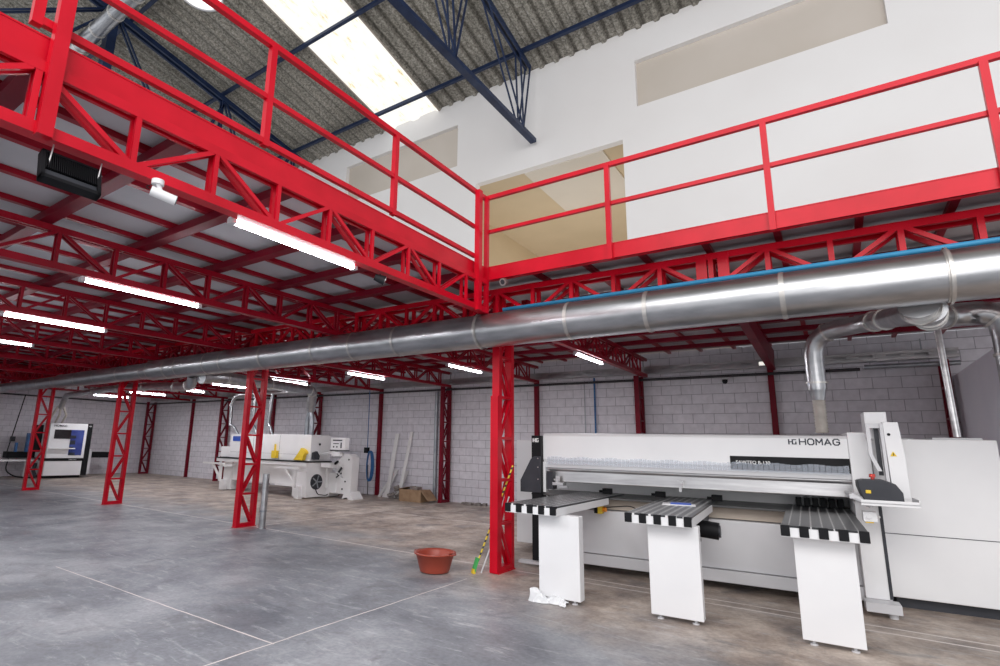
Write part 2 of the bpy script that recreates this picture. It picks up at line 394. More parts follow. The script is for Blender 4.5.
# roof of corrugated sheets, falling towards the back wall
SL = -.2018
def rz(y): return 11.70+SL*(y-YW)
def corrugated(x0, x1, y0, y1, pitch=.4375, dz=0., thick=.0):
    m = MB(); n = int(round((x1-x0)/pitch)); prof = []
    for i in range(n):
        a = x0+i*pitch
        prof += [(a, 0), (a+pitch*.16, 0), (a+pitch*.26, .07), (a+pitch*.84, .07), (a+pitch*.94, 0)]
    prof.append((x0+n*pitch, 0)); vs = []; fs = []
    ys = [y0+(y1-y0)*k/6 for k in range(7)]
    for y in ys:
        for x, h in prof: vs.append((x, y, rz(y)+h+dz))
    L = len(prof)
    for k in range(6):
        for i in range(L-1): fs.append((k*L+i, k*L+i+1, (k+1)*L+i+1, (k+1)*L+i))
    return m.add(vs, fs)
def roofobj(m, name, mat):
    o = m.build(name, mat); return struct(o)
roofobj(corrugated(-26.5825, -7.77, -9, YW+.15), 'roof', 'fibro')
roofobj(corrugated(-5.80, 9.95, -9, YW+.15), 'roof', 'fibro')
sk = corrugated(-7.77, -5.80, -9, YW+.15, pitch=.985, dz=.01)
struct(sk.build('window_1', 'skylight'))
tr = MB()
for x in (-7.79, -5.78): tr.bar((x, -9, rz(-9)-.01), (x, YW, rz(YW)-.01), .05, .02)
struct(tr.build('trim_2', 'beigecover'))

# ------------------------------------------------------------------ roof steel, blue
for i, (y, lab) in enumerate([(5.32, 'navy blue roof purlin nearest the white wall'), (2.40, 'navy blue roof purlin crossing the middle of the skylight'), (-.52,'navy blue roof purlin third from the white wall'), (-3.45,'navy blue roof purlin fourth from the white wall')]):
    p = MB(); z = rz(y)-.09
    p.bar((-26, y, z), (9.9, y, z), .05, .14); p.bar((-26, y-.03, z-.07), (9.9, y-.03, z-.07), .09, .015)
    tag(p.build('roof_purlin', 'blue', None, (-8, y, z)), lab, 'beam', 'navy purlins under the roof')
def roof_truss(x, lab, bz, y_end, nodes_b, nodes_t):
    r = root('roof_truss', (x, 0, bz), lab, 'truss', 'navy trusses under the roof')
    og = (x, 0, bz); top = lambda y: rz(y)-.24
    MB().bar((x-.06, -8, top(-8)), (x-.06, 5.75, top(5.75)), .05, .13).bar((x+.06, -8, top(-8)), (x+.06, 5.75, top(5.75)), .05, .13).build('top_chord', 'blue', r, og)
    MB().bar((x, -8, bz), (x, y_end, bz), .17, .11).build('bottom_chord', 'blue', r, og)
    for a, t in nodes_b:
        m = MB()
        for dx in (-.075, .075): m.bar((x+dx, a, bz), (x+dx, t, top(t)), .035, .035)
        m.build('web_bar', 'blue', r, og)
    return r
roof_truss(-2.50, 'navy blue roof truss whose lower chord ends in front of the white wall', 9.50, 6.02, [(5.31,5.72),(5.31,5.15),(5.31,3.5),(2.22,2.8),(2.22,1.9),(2.22,.6),(-.87,-.3),(-.87,-2.1),(-3.96,-3.4),(-3.96,-5.2)], None)
r = root('roof_truss', (-11.7, 0, 10.2), 'navy blue roof truss seen far left above the red edge beam', 'truss', 'navy trusses under the roof')
og = (-11.7, 0, 10.2); x = -11.7; top = lambda y: rz(y)-.28
MB().bar((x-.09,-8,top(-8)),(x-.09,5.9,top(5.9)),.07,.15).bar((x+.09,-8,top(-8)),(x+.09,5.9,top(5.9)),.07,.15).build('top_chord','blue',r,og)
MB().bar((x,-8,9.4),(x,5.9,9.4),.15,.12).build('bottom_chord','blue',r,og)
MB().box(x-.16,x+.16,-1.08,-.86,9.4,top(-1)).build('main_post','blue',r,og)
for (ya, yb) in [(-.85,1.2),(2.4,2.45),(2.5,3.6),(2.5,1.5),(5.3,5.2),(5.2,4.2),(-1.0,-3.4),(-1.1,-5.5),(-3.4,-3.4)]:
    m = MB()
    for dx in (-.07,.07): m.bar((x+dx,ya,top(ya)),(x+dx,yb,9.45 if ya!=-3.4 else 9.45),.05,.05)
    m.build('web_bar','blue',r,og)
for a, b in [((x,-1,top(-1)-.1),(x-1.0,-1.2,top(-1)-.35)), ((x,-.9,top(-1)),(x+2.6,-2.4,rz(-2.4)-.2))]:
    MB().bar(a,b,.09,.09).build('brace','blue',r,og)

# high spiral duct and lamp under the roof
sd = MB(); sd.tube([(-30,-1.5,11.6),(-7.0,-1.5,11.6)], .19, 20)
o = tag(sd.build('spiral_duct','galv',None,(-12,-1.5,11.6)), 'silver spiral duct high under the roof behind the navy truss', 'duct')
for xx in range(-29, -7): MB().tube([(xx,-1.5,11.6),(xx+.05,-1.5,11.6)], .205, 20).build('duct_seam','ring',o,(-12,-1.5,11.6))
lp = root('high_bay_lamp', (-7.75,-.62,11.75), 'round white high bay lamp hanging under the roof near the skylight', 'lamp')
MB().lathe([(.06,.35),(.10,.2),(.30,.05),(.47,-.12),(.49,-.14),(.46,-.12),(.28,.03),(0,.1)]).build('lamp_shade','white',lp)
MB().lathe([(0,-.10),(.44,-.115)]).build('diffuser', emit('lamp_diffuser', (1,1,1), 1.0), lp)
MB().tube([(0,0,.3),(0,0,1.1)], .02, 8).build('hanger','steel',lp)

# ------------------------------------------------------------------ mezzanine deck
mz = root('mezzanine_platform', (-5, 2, 3.45), 'grey boarded mezzanine floor on dark red joists seen from below', 'platform')
og = (-5, 2, 3.45)
dm = MB()
dm.box(XL+.02, XE-.08, -8, YW-.02, 3.53, ZT-.005).box(XE-.08, 9.5, YE+.08, YW-.02, 3.53, ZT-.005)
dm.build('deck_boards', 'deck', mz, og)
k = 0; y = -4.33-.865*4
while y < 6.0:
    x1 = XE-.08 if y < YE+.1 else 9.4
    bm_ = MB().box(-21.3, x1, y-.055, y+.055, 3.402, 3.478)
    bm_.build('joist_beam', 'red_dark', mz, og)
    y += .865
x = XE-.625
n = 0
while x > -20.8:
    MB().box(x-.03, x+.03, -8, YW-.03, 3.48, 3.528).build('deck_joist', 'red_shaded', mz, og); x -= .625
x = XE+.5
while x < 9.4:
    MB().box(x-.03, x+.03, YE+.08, YW-.03, 3.48, 3.528).build('deck_joist', 'red_shaded', mz, og); x += .625

# edge beams
eb = MB().box(XE-.012, XE, -8, YE, ZB, ZT).box(XE-.07, XE+.004, -8, YE, ZT-.01, ZT).box(XE-.07, XE+.02, -8, YE, ZB, ZB+.012)
tag(eb.build('edge_beam', 'red', None, (XE, -4, ZB)), 'wide glossy red edge beam of the mezzanine running towards the viewer on the left', 'beam')
eb = MB().box(XE-.012, 9.5, YE, YE+.012, ZB, ZT).box(XE-.012, 9.5, YE-.004, YE+.07, ZT-.01, ZT).box(XE-.012, 9.5, YE-.01, YE+.07, ZB, ZB+.012)
tag(eb.build('edge_beam', 'red', None, (4, YE, ZB)), 'wide glossy red edge beam of the mezzanine above the duct on the right', 'beam')

# guard rails
gl = root('guard_rail', (XE, -3, ZT), 'red tubular guard rail with three rails on the left mezzanine edge', 'railing')
og = (XE, -3, ZT); xr = XE
MB().bar((xr, -8, 4.455), (xr, YE-.0, 4.455), .045, .05).build('top_rail', 'red', gl, og)
MB().bar((xr, -8, 4.00), (xr, YE-.25, 4.00), .04, .04).build('middle_rail', 'red', gl, og)
MB().bar((xr, -5.27, 3.635), (xr, YE-.25, 3.635), .04, .045).build('bottom_rail', 'red', gl, og)
for y in (-5.27, -3.83, -2.37): MB().box(xr-.025, xr+.025, y-.025, y+.025, 3.60, 4.43).build('post', 'red', gl, og)
MB().box(xr+.022, xr+.085, -5.20, -5.13, 2.975, 4.9).build('post', 'red', gl, og, label='thick red post reaching from the truss chord up past the rails')
MB().box(xr+.022, xr+.085, YE-.29, YE-.22, 2.975, 4.45).build('post', 'red', gl, og, label='thick red corner post')
gr = root('guard_rail', (3, YE, ZT), 'red tubular guard rail with two rails in front of the white wall on the right', 'railing')
og = (3, YE, ZT)
MB().bar((XE-.02, YE, 4.46), (9.4, YE, 4.46), .045, .05).build('top_rail', 'red', gr, og)
MB().bar((XE-.02, YE, 4.01), (9.4, YE, 4.01), .04, .04).build('middle_rail', 'red', gr, og)
for x in (1.655, 3.12, 4.60, 6.08): MB().box(x-.026, x+.026, YE-.05, YE-.004, 3.38, 4.44).build('post', 'red', gr, og)
MB().box(XE+.0, XE+.05, YE-.05, YE-.004, 3.0, 4.46).build('post', 'red', gr, og, label='slim red corner post')

# ------------------------------------------------------------------ lattice trusses
def truss_y(x, y0, y1, label, mat='red_shaded', full=True):
    og = (x, 0, 2.97); r = root('lattice_truss', og, label, 'truss', 'red lattice trusses under the mezzanine')
    m = MB()
    for dx in (-.032, .032): m.box(x+dx-.014, x+dx+.014, y0, y1, 2.995, 3.052)
    m.box(x-.046, x+.046, y0, y1, 2.985, 2.995); m.build('bottom_chord', mat, r, og)
    m = MB()
    for dx in (-.032, .032): m.box(x+dx-.014, x+dx+.014, y0, y1, 3.335, 3.39)
    m.box(x-.046, x+.046, y0, y1, 3.39, 3.397); m.build('top_chord', mat, r, og)
    pend = []
    k = math.ceil((-1.13-y1)/.512)
    while -1.13-.512*k > y0:
        y = -1.13-.512*k; mm = MB()
        for dx in (-.032, .032): mm.box(x+dx-.012, x+dx+.012, y-.016, y+.016, 3.05, 3.336)
        pend.append(('web_post', mm))
        y2 = y-.512
        if y2 > y0:
            za, zb = (3.34, 3.04) if k % 2 == 0 else (3.04, 3.34)
            mm = MB()
            for dx in (-.032, .032): mm.bar((x+dx, y-.03, za), (x+dx, y2+.03, zb), .026, .03)
            pend.append(('web_diagonal', mm))
        k += 1
    if full:
        for n_, m_ in pend: m_.build(n_, mat, r, og)
    else:
        m = MB()
        for n_, m_ in pend: m.add(m_.v, m_.f)
        m.build('web_lattice', mat, r, og)
    return r
TX = [XE, -2.46, -5.05, -7.62, -10.2, -12.75, -15.35, -17.95]
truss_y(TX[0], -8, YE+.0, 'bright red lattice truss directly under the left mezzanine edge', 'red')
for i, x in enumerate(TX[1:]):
    truss_y(x, -8, 6.0, 'shaded red lattice truss running to the back wall, %s behind the mezzanine edge' % ORD[i], 'red_shaded', full=(i < 3))
truss_y(XE, .35, 6.0, 'shaded red lattice truss between the near column and the back wall', 'red_shaded')
# tapered bracket beam to the plain post right of the saw's middle
bb = MB(); bb.prism([(.3,3.38),(6.0,3.38),(6.0,3.0),(4.8,3.05),(.3,3.28)], 'x', 2.44, 2.56)
tag(bb.build('bracket_beam', 'red_dark', None, (2.5, 3, 3.3)), 'dark red tapered beam running to the plain wall post behind the saw', 'beam')

# girder along the column row
og = (0, -.2, 2.97)
g = root('lattice_girder', og, 'red lattice girder along the column row, just above the big duct', 'truss')
m = MB(); m2 = MB()
for dy in (-.08, .08):
    m.box(-20.8, 9.4, -.2+dy-.02, -.2+dy+.02, 2.97, 3.04); m2.box(-20.8, 9.4, -.2+dy-.02, -.2+dy+.02, 3.33, 3.39)
m.box(-20.8, 9.4, -.30, -.10, 2.96, 2.97); m2.box(-20.8, 9.4, -.30, -.10, 3.388, 3.396)
m.build('bottom_chord', 'red', g, og); m2.build('top_chord', 'red', g, og)
cnt = 0
for k in range(-42, 18):
    x = .565+.4925*k
    tgt = x > -5.2
    mm = MB(); md = MB()
    for dy in (-.08, .08):
        mm.box(x-.022, x+.022, -.2+dy-.02, -.2+dy+.02, 3.04, 3.33)
        za, zb = (3.34, 3.03) if k % 2 else (3.03, 3.34)
        md.bar((x+.03, -.2+dy, za), (x+.4625, -.2+dy, zb), .038, .038, (0,1,0))
    if tgt: mm.build('web_post', 'red', g, og); md.build('web_diagonal', 'red', g, og)
    else:
        if cnt == 0: rest = MB()
        cnt += 1; rest.add(mm.v, mm.f); rest.add(md.v, md.f)
o = rest.build('web_lattice', 'red_shaded', g, og)
MB().box(2.40, 2.50, -.31, -.25, 3.0, 3.38).box(2.60, 2.70, -.31, -.25, 3.0, 3.38).build('splice_post', 'red', g, og)

# ------------------------------------------------------------------ lattice columns
def make_column(h, mat):
    r = root('lattice_column', (0,0,0), 'x', 'column')
    for y in (-.155, .155):
        m = MB().box(-.05, .05, y-.035, y+.035, .012, h)
        m.build('chord', mat, r)
    m = MB().box(-.06, .06, -.20, .20, 0, .012).box(-.05, .05, -.12, .12, .012, .07); m.build('base_plate', mat, r)
    n = int((h-.1)/.5); m = MB(); md = MB()
    for k in range(n+1):
        z = .05+k*.5
        if k: 
            m = MB()
            for dx in (-.035, .035): m.box(dx-.014, dx+.014, -.121, .121, z-.016, z+.016)
            m.build('rung', mat, r)
        if z+.5 < h+.1:
            md = MB()
            for dx in (-.03, .03):
                a, b = ((-.115, .115) if k % 2 == 1 else (.115, -.115))
                md.bar((dx, a, z+.03), (dx, b, min(z+.47, h-.02)), .03, .03)
            md.build('diagonal', mat, r)
    return r
c0 = make_column(3.32, 'red')
mainlab = {0: 'bright red lattice column nearest the viewer beside the panel saw', -5: 'bright red lattice column with a galvanised pipe stub at its foot',
           -10: 'red lattice column, third in the row under the duct', -15: 'red lattice column partly in front of the blue-windowed machine', -20: 'red lattice column at the far left end under the duct'}
for i, x in enumerate(mainlab):
    c = c0 if i == 0 else copy_tree(c0); c.location = ({0:0,-5:-5.11,-10:-10.0,-15:-14.8}.get(x,x), 0, 0); c['label'] = mainlab[x]; c['group'] = 'red lattice columns under the duct'
MB().box(-.052, .052, -.225, -.191, 0.012, 2.06).build('cover_channel', 'red', c0, label='bright red cover channel on the column front')
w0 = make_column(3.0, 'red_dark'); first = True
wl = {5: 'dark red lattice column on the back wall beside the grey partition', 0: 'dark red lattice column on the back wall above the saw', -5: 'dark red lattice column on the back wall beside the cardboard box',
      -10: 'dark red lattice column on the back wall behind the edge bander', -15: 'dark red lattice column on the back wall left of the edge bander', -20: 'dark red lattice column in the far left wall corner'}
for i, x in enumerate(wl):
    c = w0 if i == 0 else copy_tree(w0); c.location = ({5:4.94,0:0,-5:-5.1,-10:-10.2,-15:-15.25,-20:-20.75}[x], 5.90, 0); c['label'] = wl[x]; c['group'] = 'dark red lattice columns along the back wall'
wp = {2.5: 'plain dark red wall post behind the middle of the saw', -2.5: 'plain dark red wall post behind the near column', -7.5: 'plain dark red wall post beside the hanging blue hose',
      -12.5: 'plain dark red wall post behind the left half of the edge bander', -17.5: 'plain dark red wall post on the bare wall at far left'}
for x, l in wp.items():
    x = {2.5:2.46,-2.5:-2.52,-7.5:-7.62,-12.5:-12.65,-17.5:-17.8}[x]
    p = MB().box(x-.05, x+.05, 6.05, 6.148, .01, 3.15).box(x-.065, x+.065, 6.03, 6.148, 0, .012)
    tag(p.build('wall_post', 'red_dark', None, (x, 6.05, 0), bevel=.004), l, 'post', 'plain dark red posts along the back wall')

# ------------------------------------------------------------------ main duct
def duct_profile():
    return [(9.4,.205),(-7.7,.205),(-8.0,.165),(-12.2,.165),(-12.45,.14),(-24,.14)]
DY = -.6; DZ = 2.795
d = root('main_duct', (0, DY, DZ), 'big silver round dust duct crossing the whole hall under the mezzanine edge', 'duct')
og = (0, DY, DZ)
rings = [8.2, 6.2, 4.21, 3.14, 2.0, 1.18, .05, -1.23, -2.03, -2.8, -4.04, -5.15, -5.65, -6.6, -7.0, -7.65]
prev = 9.4
for xr_ in rings:
    MB().tube([(prev, DY, DZ), (xr_, DY, DZ)], .20, 40, caps=False).build('duct_section', 'galv', d, og); prev = xr_
for a, b, ra, rb in [(-7.65,-8.0,.20,.165),(-8.0,-10.1,.165,.165),(-10.1,-12.2,.165,.165),(-12.2,-12.5,.165,.14),(-12.5,-15,.14,.14),(-15,-18,.14,.14),(-18,-21.36,.14,.14)]:
    MB().tube([(a, DY, DZ), (b, DY, DZ)], [ra, rb], 36, caps=False).build('duct_section', 'galv', d, og)
for xr_ in rings[:-1]+[-7.65,-8.0,-9.0,-10.1,-11.1,-12.2,-12.5,-13.4,-14.2,-15,-16,-17,-18,-19.5]:
    rr = .20 if xr_ > -7.7 else (.165 if xr_ > -12.3 else .14)
    big = xr_ in (4.21, .05, -4.04, -7.0)
    MB().tube([(xr_-.008, DY, DZ), (xr_+.008, DY, DZ)], rr+(.022 if big else .008), 40, caps=False).tube([(xr_-.02, DY, DZ),(xr_+.02, DY, DZ)], rr+.006, 40, caps=False).build('flange_ring', 'ring', d, og)
bp = MB().tube([(9.4,-.50,3.055),(.28,-.50,3.055),(.28,-.46,3.055)], .024, 12)
tag(bp.build('air_pipe', 'bluepipe', None, (3,-.5,3.055)), 'thin sky blue pipe running along the top of the big duct', 'pipe')

def ducting(name, pts, r, label, cat, rings_at=(), rad=.35, mat='galv', loc=None, sec='ring', seg=20):
    P = smooth_path(pts, rad); loc = loc or tuple(P[0])
    rt = root(name, loc, label, cat)
    MB().tube(P, r, seg).build('duct_body', mat, rt, loc)
    tot = [0]
    for a, b in zip(P, P[1:]): tot.append(tot[-1]+(b-a).length)
    for f in rings_at:
        L = f*tot[-1]
        for i in range(len(P)-1):
            if tot[i] <= L <= tot[i+1] and tot[i+1] > tot[i]:
                dd = (P[i+1]-P[i]).normalized(); c = P[i]+dd*(L-tot[i])
                MB().tube([c-dd*.012, c+dd*.012], r+.014, seg).build('clamp_ring', sec, rt, loc); break
    return rt
# branch over the saw with its flexible hose
b1 = ducting('branch_duct', [(4.02,-.45,2.60),(3.98,.2,2.68),(3.80,1.1,2.82),(3.27,1.38,2.80),(3.27,1.42,2.16)], .095,
    'silver elbow duct dropping behind the saw from the big duct', 'duct', (.40,.52,.74,.97), .34)
MB().tube([(3.27,1.42,2.17),(3.27,1.42,2.04)], [.088,.062], 20).build('reducer', 'galv', b1, tuple(b1.location))
fl = MB(); P = [(3.27, 1.42, 2.04-.0165*i) for i in range(23)]
fl.tube(P, [.066 if i % 2 else .056 for i in range(23)], 20)
fl.build('flexible_hose', 'flex', b1, tuple(b1.location))
b2 = ducting('branch_duct', [(4.10,-.42,2.60),(4.2,.5,2.70),(4.36,1.0,2.80),(4.80,1.02,2.80),(4.80,1.02,1.66)], .115,
    'wide silver branch duct bending down at the right edge of the picture', 'duct', (.16,.30,.47,.62,.75), .45)
jf = root('duct_tee', (4.05,-.5,2.62), 'round silver tee flange under the big duct where two branches leave', 'duct')
MB().tube([(4.03,-.52,2.63),(4.05,-.40,2.59)], [.135,.105], 28).build('cone','galv',jf,(4.05,-.5,2.62))
MB().tube([(4.045,-.43,2.60),(4.05,-.41,2.595)], .135, 28).build('clamp_ring','ring',jf,(4.05,-.5,2.62))
# branch to the edge bander
b3 = ducting('branch_duct', [(-6.25,-.42,2.60),(-6.35,0,2.66),(-8.1,3.9,2.83),(-8.30,4.02,2.3)], .12,
    'silver branch duct running over to the edge bander hood', 'duct', (.12,.45,.85,.90), .25)
for dx in (-.09, .09):
    MB().tube([(-8.30+dx*.3,4.02,2.25),(-8.3+dx,4.02,2.05),(-8.3+dx,4.02,1.62)], .065, 14).build('drop_hose','galv_dull',b3,tuple(b3.location))
ad = root('extraction_pipes', (-10.4,4.2,2.8), 'thin silver extraction pipes arching down onto the edge bander', 'pipe')
for nm, P in (('pipe_run', [(-8.6,4.1,2.86),(-11.9,4.1,2.85),(-12.12,4.1,2.6),(-12.08,4.1,1.9)]), ('pipe_drop', [(-10.9,4.1,2.85),(-10.95,4.1,1.9)]), ('pipe_drop', [(-10.1,4.1,2.85),(-10.2,4.1,1.95)])):
    MB().tube(smooth_path(P,.3), .05, 14).build(nm, 'galv', ad, (-10.4,4.2,2.8))
for xx, x2 in ((-12.08,-11.6),(-10.95,-10.7),(-10.2,-9.95)):
    MB().tube([(xx,4.1,1.95),((xx+x2)/2,4.1,1.85),(x2,4.1,1.62)], .04, 12).build('flex_tail','galv_dull',ad,(-10.4,4.2,2.8))
b4 = ducting('branch_duct', [(-6.4,-.5,2.62),(-6.5,-.45,2.47),(-7.0,-.30,2.46),(-9.5,.30,2.64),(-12,.82,2.77),(-14,1.2,2.84),(-18.6,1.85,2.87),(-18.9,1.85,2.45)], .09,
    'long silver branch duct running to the blue-windowed machine', 'duct', (.03,.1,.3,.5,.7), .25)
for dy in (-.16,.0,.16): MB().tube([(-18.9,1.85+dy*.5,2.5),(-18.9,1.85+dy*1.3,2.2),(-19.5,1.95+dy*1.3,1.90)], .035, 12).build('drop_hose','flex',b4,tuple(b4.location))

# services along the back wall
ct = root('cable_tray', (0, 6.0, 3.1), 'long perforated silver cable tray high on the back wall', 'tray')
og = (0, 6.0, 3.1)
t = MB(); x = 5.1
t.box(-20.8, 5.15, 6.02, 6.03, 3.06, 3.20); t.box(-20.8, 5.15, 5.86, 6.03, 3.05, 3.06); t.box(-20.8, 5.15, 5.86, 5.868, 3.06, 3.10).box(-20.8,5.15,5.86,5.868,3.15,3.20)
t.build('tray_channel', 'galv', ct, og)
t = MB(); x = 5.15
t.box(-20.8, 5.15, 5.86, 5.868, 3.095, 3.105).box(-20.8, 5.15, 5.86, 5.868, 3.145, 3.155)
vs = []; fs = []
nx = 60
for i in range(nx+1):
    xx = -6+11.15*i/nx; vs += [(xx, 5.86, 3.105), (xx, 5.86, 3.145)]
for i in range(0, nx, 1):
    if i % 2 == 0: fs.append((2*i, 2*i+2, 2*i+3, 2*i+1))
t.add(vs, fs).box(-20.8, -6, 5.86, 5.868, 3.105, 3.145)
t.build('perforated_side', 'galv', ct, og)
for px in (4.7, 2.4, .1, -2.5, -5.0, -7.5, -12.5, -17.5):
    MB().bar((px,5.95,3.2),(px,5.95,3.40),.02,.02).build('hanger', 'galv_dull', ct, og)
tag(MB().tube([(-20.85,5.88,2.92),(3.84,5.88,2.92)], .028, 12).build('fire_pipe','blackpipe',None,(-5,5.88,2.92)), 'long black pipe on the back wall under the cable tray', 'pipe')
tag(MB().tube([(3.9,5.88,2.95),(5.15,5.88,2.95)], .04, 12).build('conduit','galv_dull',None,(4.5,5.88,2.95)), 'short grey conduit on the back wall at the end of the black pipe', 'conduit')
tag(MB().tube([(-20.84,5.8,2.92),(-20.84,-3,2.92)], .028, 12).build('fire_pipe','blackpipe',None,(-20.84,2,2.92)), 'black pipe along the top of the far left wall', 'pipe')
tag(MB().tube([(-1.3,6.1,1.0),(-1.3,6.1,3.0)], .012, 8).build('conduit','galv_dull',None,(-1.3,6.1,1)), 'thin grey conduit dropping down the wall left of the saw hood', 'conduit')
tag(MB().tube([(-1.06,6.1,1.0),(-1.06,6.1,3.05)], .022, 8).build('conduit','hose',None,(-1.06,6.1,1)), 'dark blue conduit dropping down the wall beside a thin grey one', 'conduit')
tag(MB().tube([(-5.55,6.09,.02),(-5.55,6.09,2.9)], .05, 12).build('downpipe','galv_dull',None,(-5.55,6.09,0)), 'grey downpipe on the back wall beside the lattice column near the cardboard box', 'pipe')
el = root('emergency_light', (2.39,5.9,3.12), 'small white emergency light on the plain post behind the saw', 'light')
MB().box(-.11,.11,-.04,.04,-.05,.05).build('housing','charcoal',el,bevel=.01)
MB().box(-.09,.09,-.046,-.04,-.035,.035).build('lens', emit('emergency_lens',(1,.98,.9),.8), el)

# ------------------------------------------------------------------ tube lights
def make_light():
    r = root('tube_light', (0,0,0), 'x', 'light', 'fluorescent tube lights')
    MB().box(-.03,.03,-.62,.62,-.004,.010).build('housing','white',r,bevel=.004)
    MB().tube([(0,-.59,-.022),(0,.59,-.022)], .021, 14).build('tube','tube',r)
    for s in (-1,1): MB().box(-.03,.03,s*.605-.02,s*.605+.02,-.044,-.004).build('end_cap','white2',r)
    return r
L0 = make_light()
spots = [(.035,-3.36,'glowing tube light under the bright edge truss nearest the viewer'), (-2.47,-3.34,'glowing tube light under the second truss from the mezzanine edge'),
 (-5.1,-3.23,'glowing tube light under the third truss at the left picture edge'), (-7.63,-3.3,'short-looking glowing tube light cut by the left picture edge'),
 (.1,2.75,'glowing tube light above the left end of the saw'), (-2.48,2.85,'glowing tube light just left of the near column'), (-5.15,2.85,'glowing tube light above the small white machine'),
 (-7.85,2.85,'glowing tube light above the edge bander hood'), (-12.9,3.0,'small glowing tube light left of the second column top'), (-15.45,3.1,'far glowing tube light behind the third column'), (-10.3,2.85,'glowing tube light hidden behind the second column and the duct'), (-10.2,-3.3,'glowing tube light beyond the left picture edge'), (-18.1,3.1,'farthest glowing tube light above the blue-windowed machine')]
for i, (x, y, l) in enumerate(spots):
    c = L0 if i == 0 else copy_tree(L0); c.location = (x, y, (3.0 if i == 0 else 2.978) if y < 0 else 2.958); c['label'] = l
    ld = bpy.data.lights.new('tube_glow', 'AREA'); ld.shape = 'RECTANGLE'; ld.size = .03; ld.size_y = 1.15; ld.energy = 30; ld.color = (.97,.96,1.0)
    lo = bpy.data.objects.new('tube_glow', ld); col.objects.link(lo); lo.location = (x, y, c.location.z-.0435)

# ------------------------------------------------------------------ hanging floodlight, cameras
fd = root('floodlight', (.10,-4.99,2.86), 'black finned floodlight hung under the edge truss near the viewer', 'floodlight')
def FP(u, v, w):   # u along y, v up the face, w out of the face; face tilts out towards +x and down
    return (w*.8 - v*.28, u, v*.95 + w*.3)
def fbox(u0,u1,v0,v1,w0,w1):
    vs = [FP(u,v,w_) for w_ in (w0,w1) for (u,v) in ((u0,v0),(u1,v0),(u1,v1),(u0,v1))]
    return vs, [(0,3,2,1),(4,5,6,7),(0,1,5,4),(1,2,6,5),(2,3,7,6),(3,0,4,7)]
m = MB()
for a in ((-.17,.17,-.11,-.085,-.03,.04),(-.17,.17,.085,.10,-.03,.04),(-.17,-.15,-.11,.10,-.03,.04),(.15,.17,-.11,.10,-.03,.04),(-.17,.17,-.11,.10,-.04,-.03)): m.add(*fbox(*a))
m.build('frame','black',fd)
m = MB()
for i in range(26): 
    u = -.145+i*.0116; m.add(*fbox(u,u+.0045,-.03,.085,-.03,.035))
m.build('cooling_fins','black',fd)
MB().add(*fbox(-.15,.15,-.085,-.035,-.03,.015)).build('grey_panel','charcoal',fd)
for u in (-.13,.15): MB().tube([FP(u,0,.02),(0.02,u+.01,.16)], .005, 8).build('hanging_strap','steel',fd)
sc_ = root('security_camera', (.19,-4.57,2.985), 'white bullet security camera on the edge truss bottom chord', 'camera')
MB().tube([(0,0,0),(0,0,-.03)], .035, 16).build('mount','white',sc_)
MB().tube([(0,0,-.02),(.01,.02,-.07)], .014, 10).build('arm','white',sc_)
bo = MB().tube([(-.01,-.03,-.075),(.04,.10,-.105)], .030, 16).build('camera_body','white',sc_)
MB().tube([(.04,.10,-.105),(.042,.105,-.106)], .024, 14).build('lens','charcoal',bo)
MB().tube(smooth_path([(-.02,-.01,-.02),(-.04,-.05,-.05),(-.01,-.04,-.07)],.03), .003, 6).build('cable','black',sc_)
dc = root('ring_camera', (.36,-.60,3.37), 'small round white camera under the right edge beam beside the corner post', 'camera')
MB().tube([(0,0,0),(-.005,-.05,-.02)], [.04,.045], 20).build('camera_body','ring',dc)
MB().tube([(-.005,-.05,-.02),(-.006,-.055,-.022)], .03, 18).build('lens','charcoal',dc)
fd.scale = (.85,.85,.85)
fc = root('hanging_spotlight', (.14,-2.52,2.965), 'small black spotlight under the edge truss near the corner', 'spotlight')
MB().tube([(0,0,0),(0,0,-.04)], .008, 8).build('stem','black',fc)
MB().tube([(-.03,-.04,-.03),(.03,.03,-.06)], [.03,.045], 14).build('lamp_head','black',fc)
MB().tube([(.03,.03,-.06),(.034,.034,-.062)], .038, 14).build('lens','steel',fc)
wc = root('wall_camera', (1.67,5.98,2.86), 'small white camera hanging under the black pipe behind the saw', 'camera')
MB().box(-.06,.06,-.05,.05,0,.04).build('mount','white2',wc); MB().lathe([(0,-.09),(.03,-.08),(.05,-.04),(.05,0)]).build('dome','black',wc)

# ------------------------------------------------------------------ the panel saw
TH = radians(4); OX, OY = -.035, -.885
def LW(s, t, z=0): return (OX+s*cos(TH)-t*sin(TH), OY+s*sin(TH)+t*cos(TH), z)
S = root('panel_saw', (OX, OY, 0), 'long white beam panel saw with HOMAG lettering in front of the back wall', 'machine', rz=TH)
RX = (pi/2, 0, 0)
def sb(name, mat, a, b=0, label=None, parent=None): return box(name, mat, parent or S, *a, bevel=b, label=label)
sb('base_cabinet','white2',(.40,3.62,1.52,2.28,.21,.715),.006)
sb('skirt','white2',(.42,3.62,1.47,1.53,.085,.205),.004,'lower white skirt panel')
sb('rear_recess','beigecover',(.40,3.62,1.60,2.28,.725,.848),0,'shaded beige panel below the table plate')  # beige tone holds the shade under the table on the white base
sb('table_plate','plate',(.22,3.75,1.47,2.28,.850,.870),.003)
rb = sb('rear_housing','white',(-.36,3.78,2.3,3.3,.10,1.55),.01)
sb('pressure_beam','steel',(.44,3.64,1.56,1.70,1.02,1.165),.01,'long silver pressure beam face')
m = MB().tube([(.44,1.55,1.185),(3.64,1.55,1.185)], .028, 14).tube([(.44,1.55,1.232),(3.64,1.55,1.232)], .022, 14).box(.44,3.64,1.56,1.62,1.165,1.26)
m.build('guide_rails','steel',S)
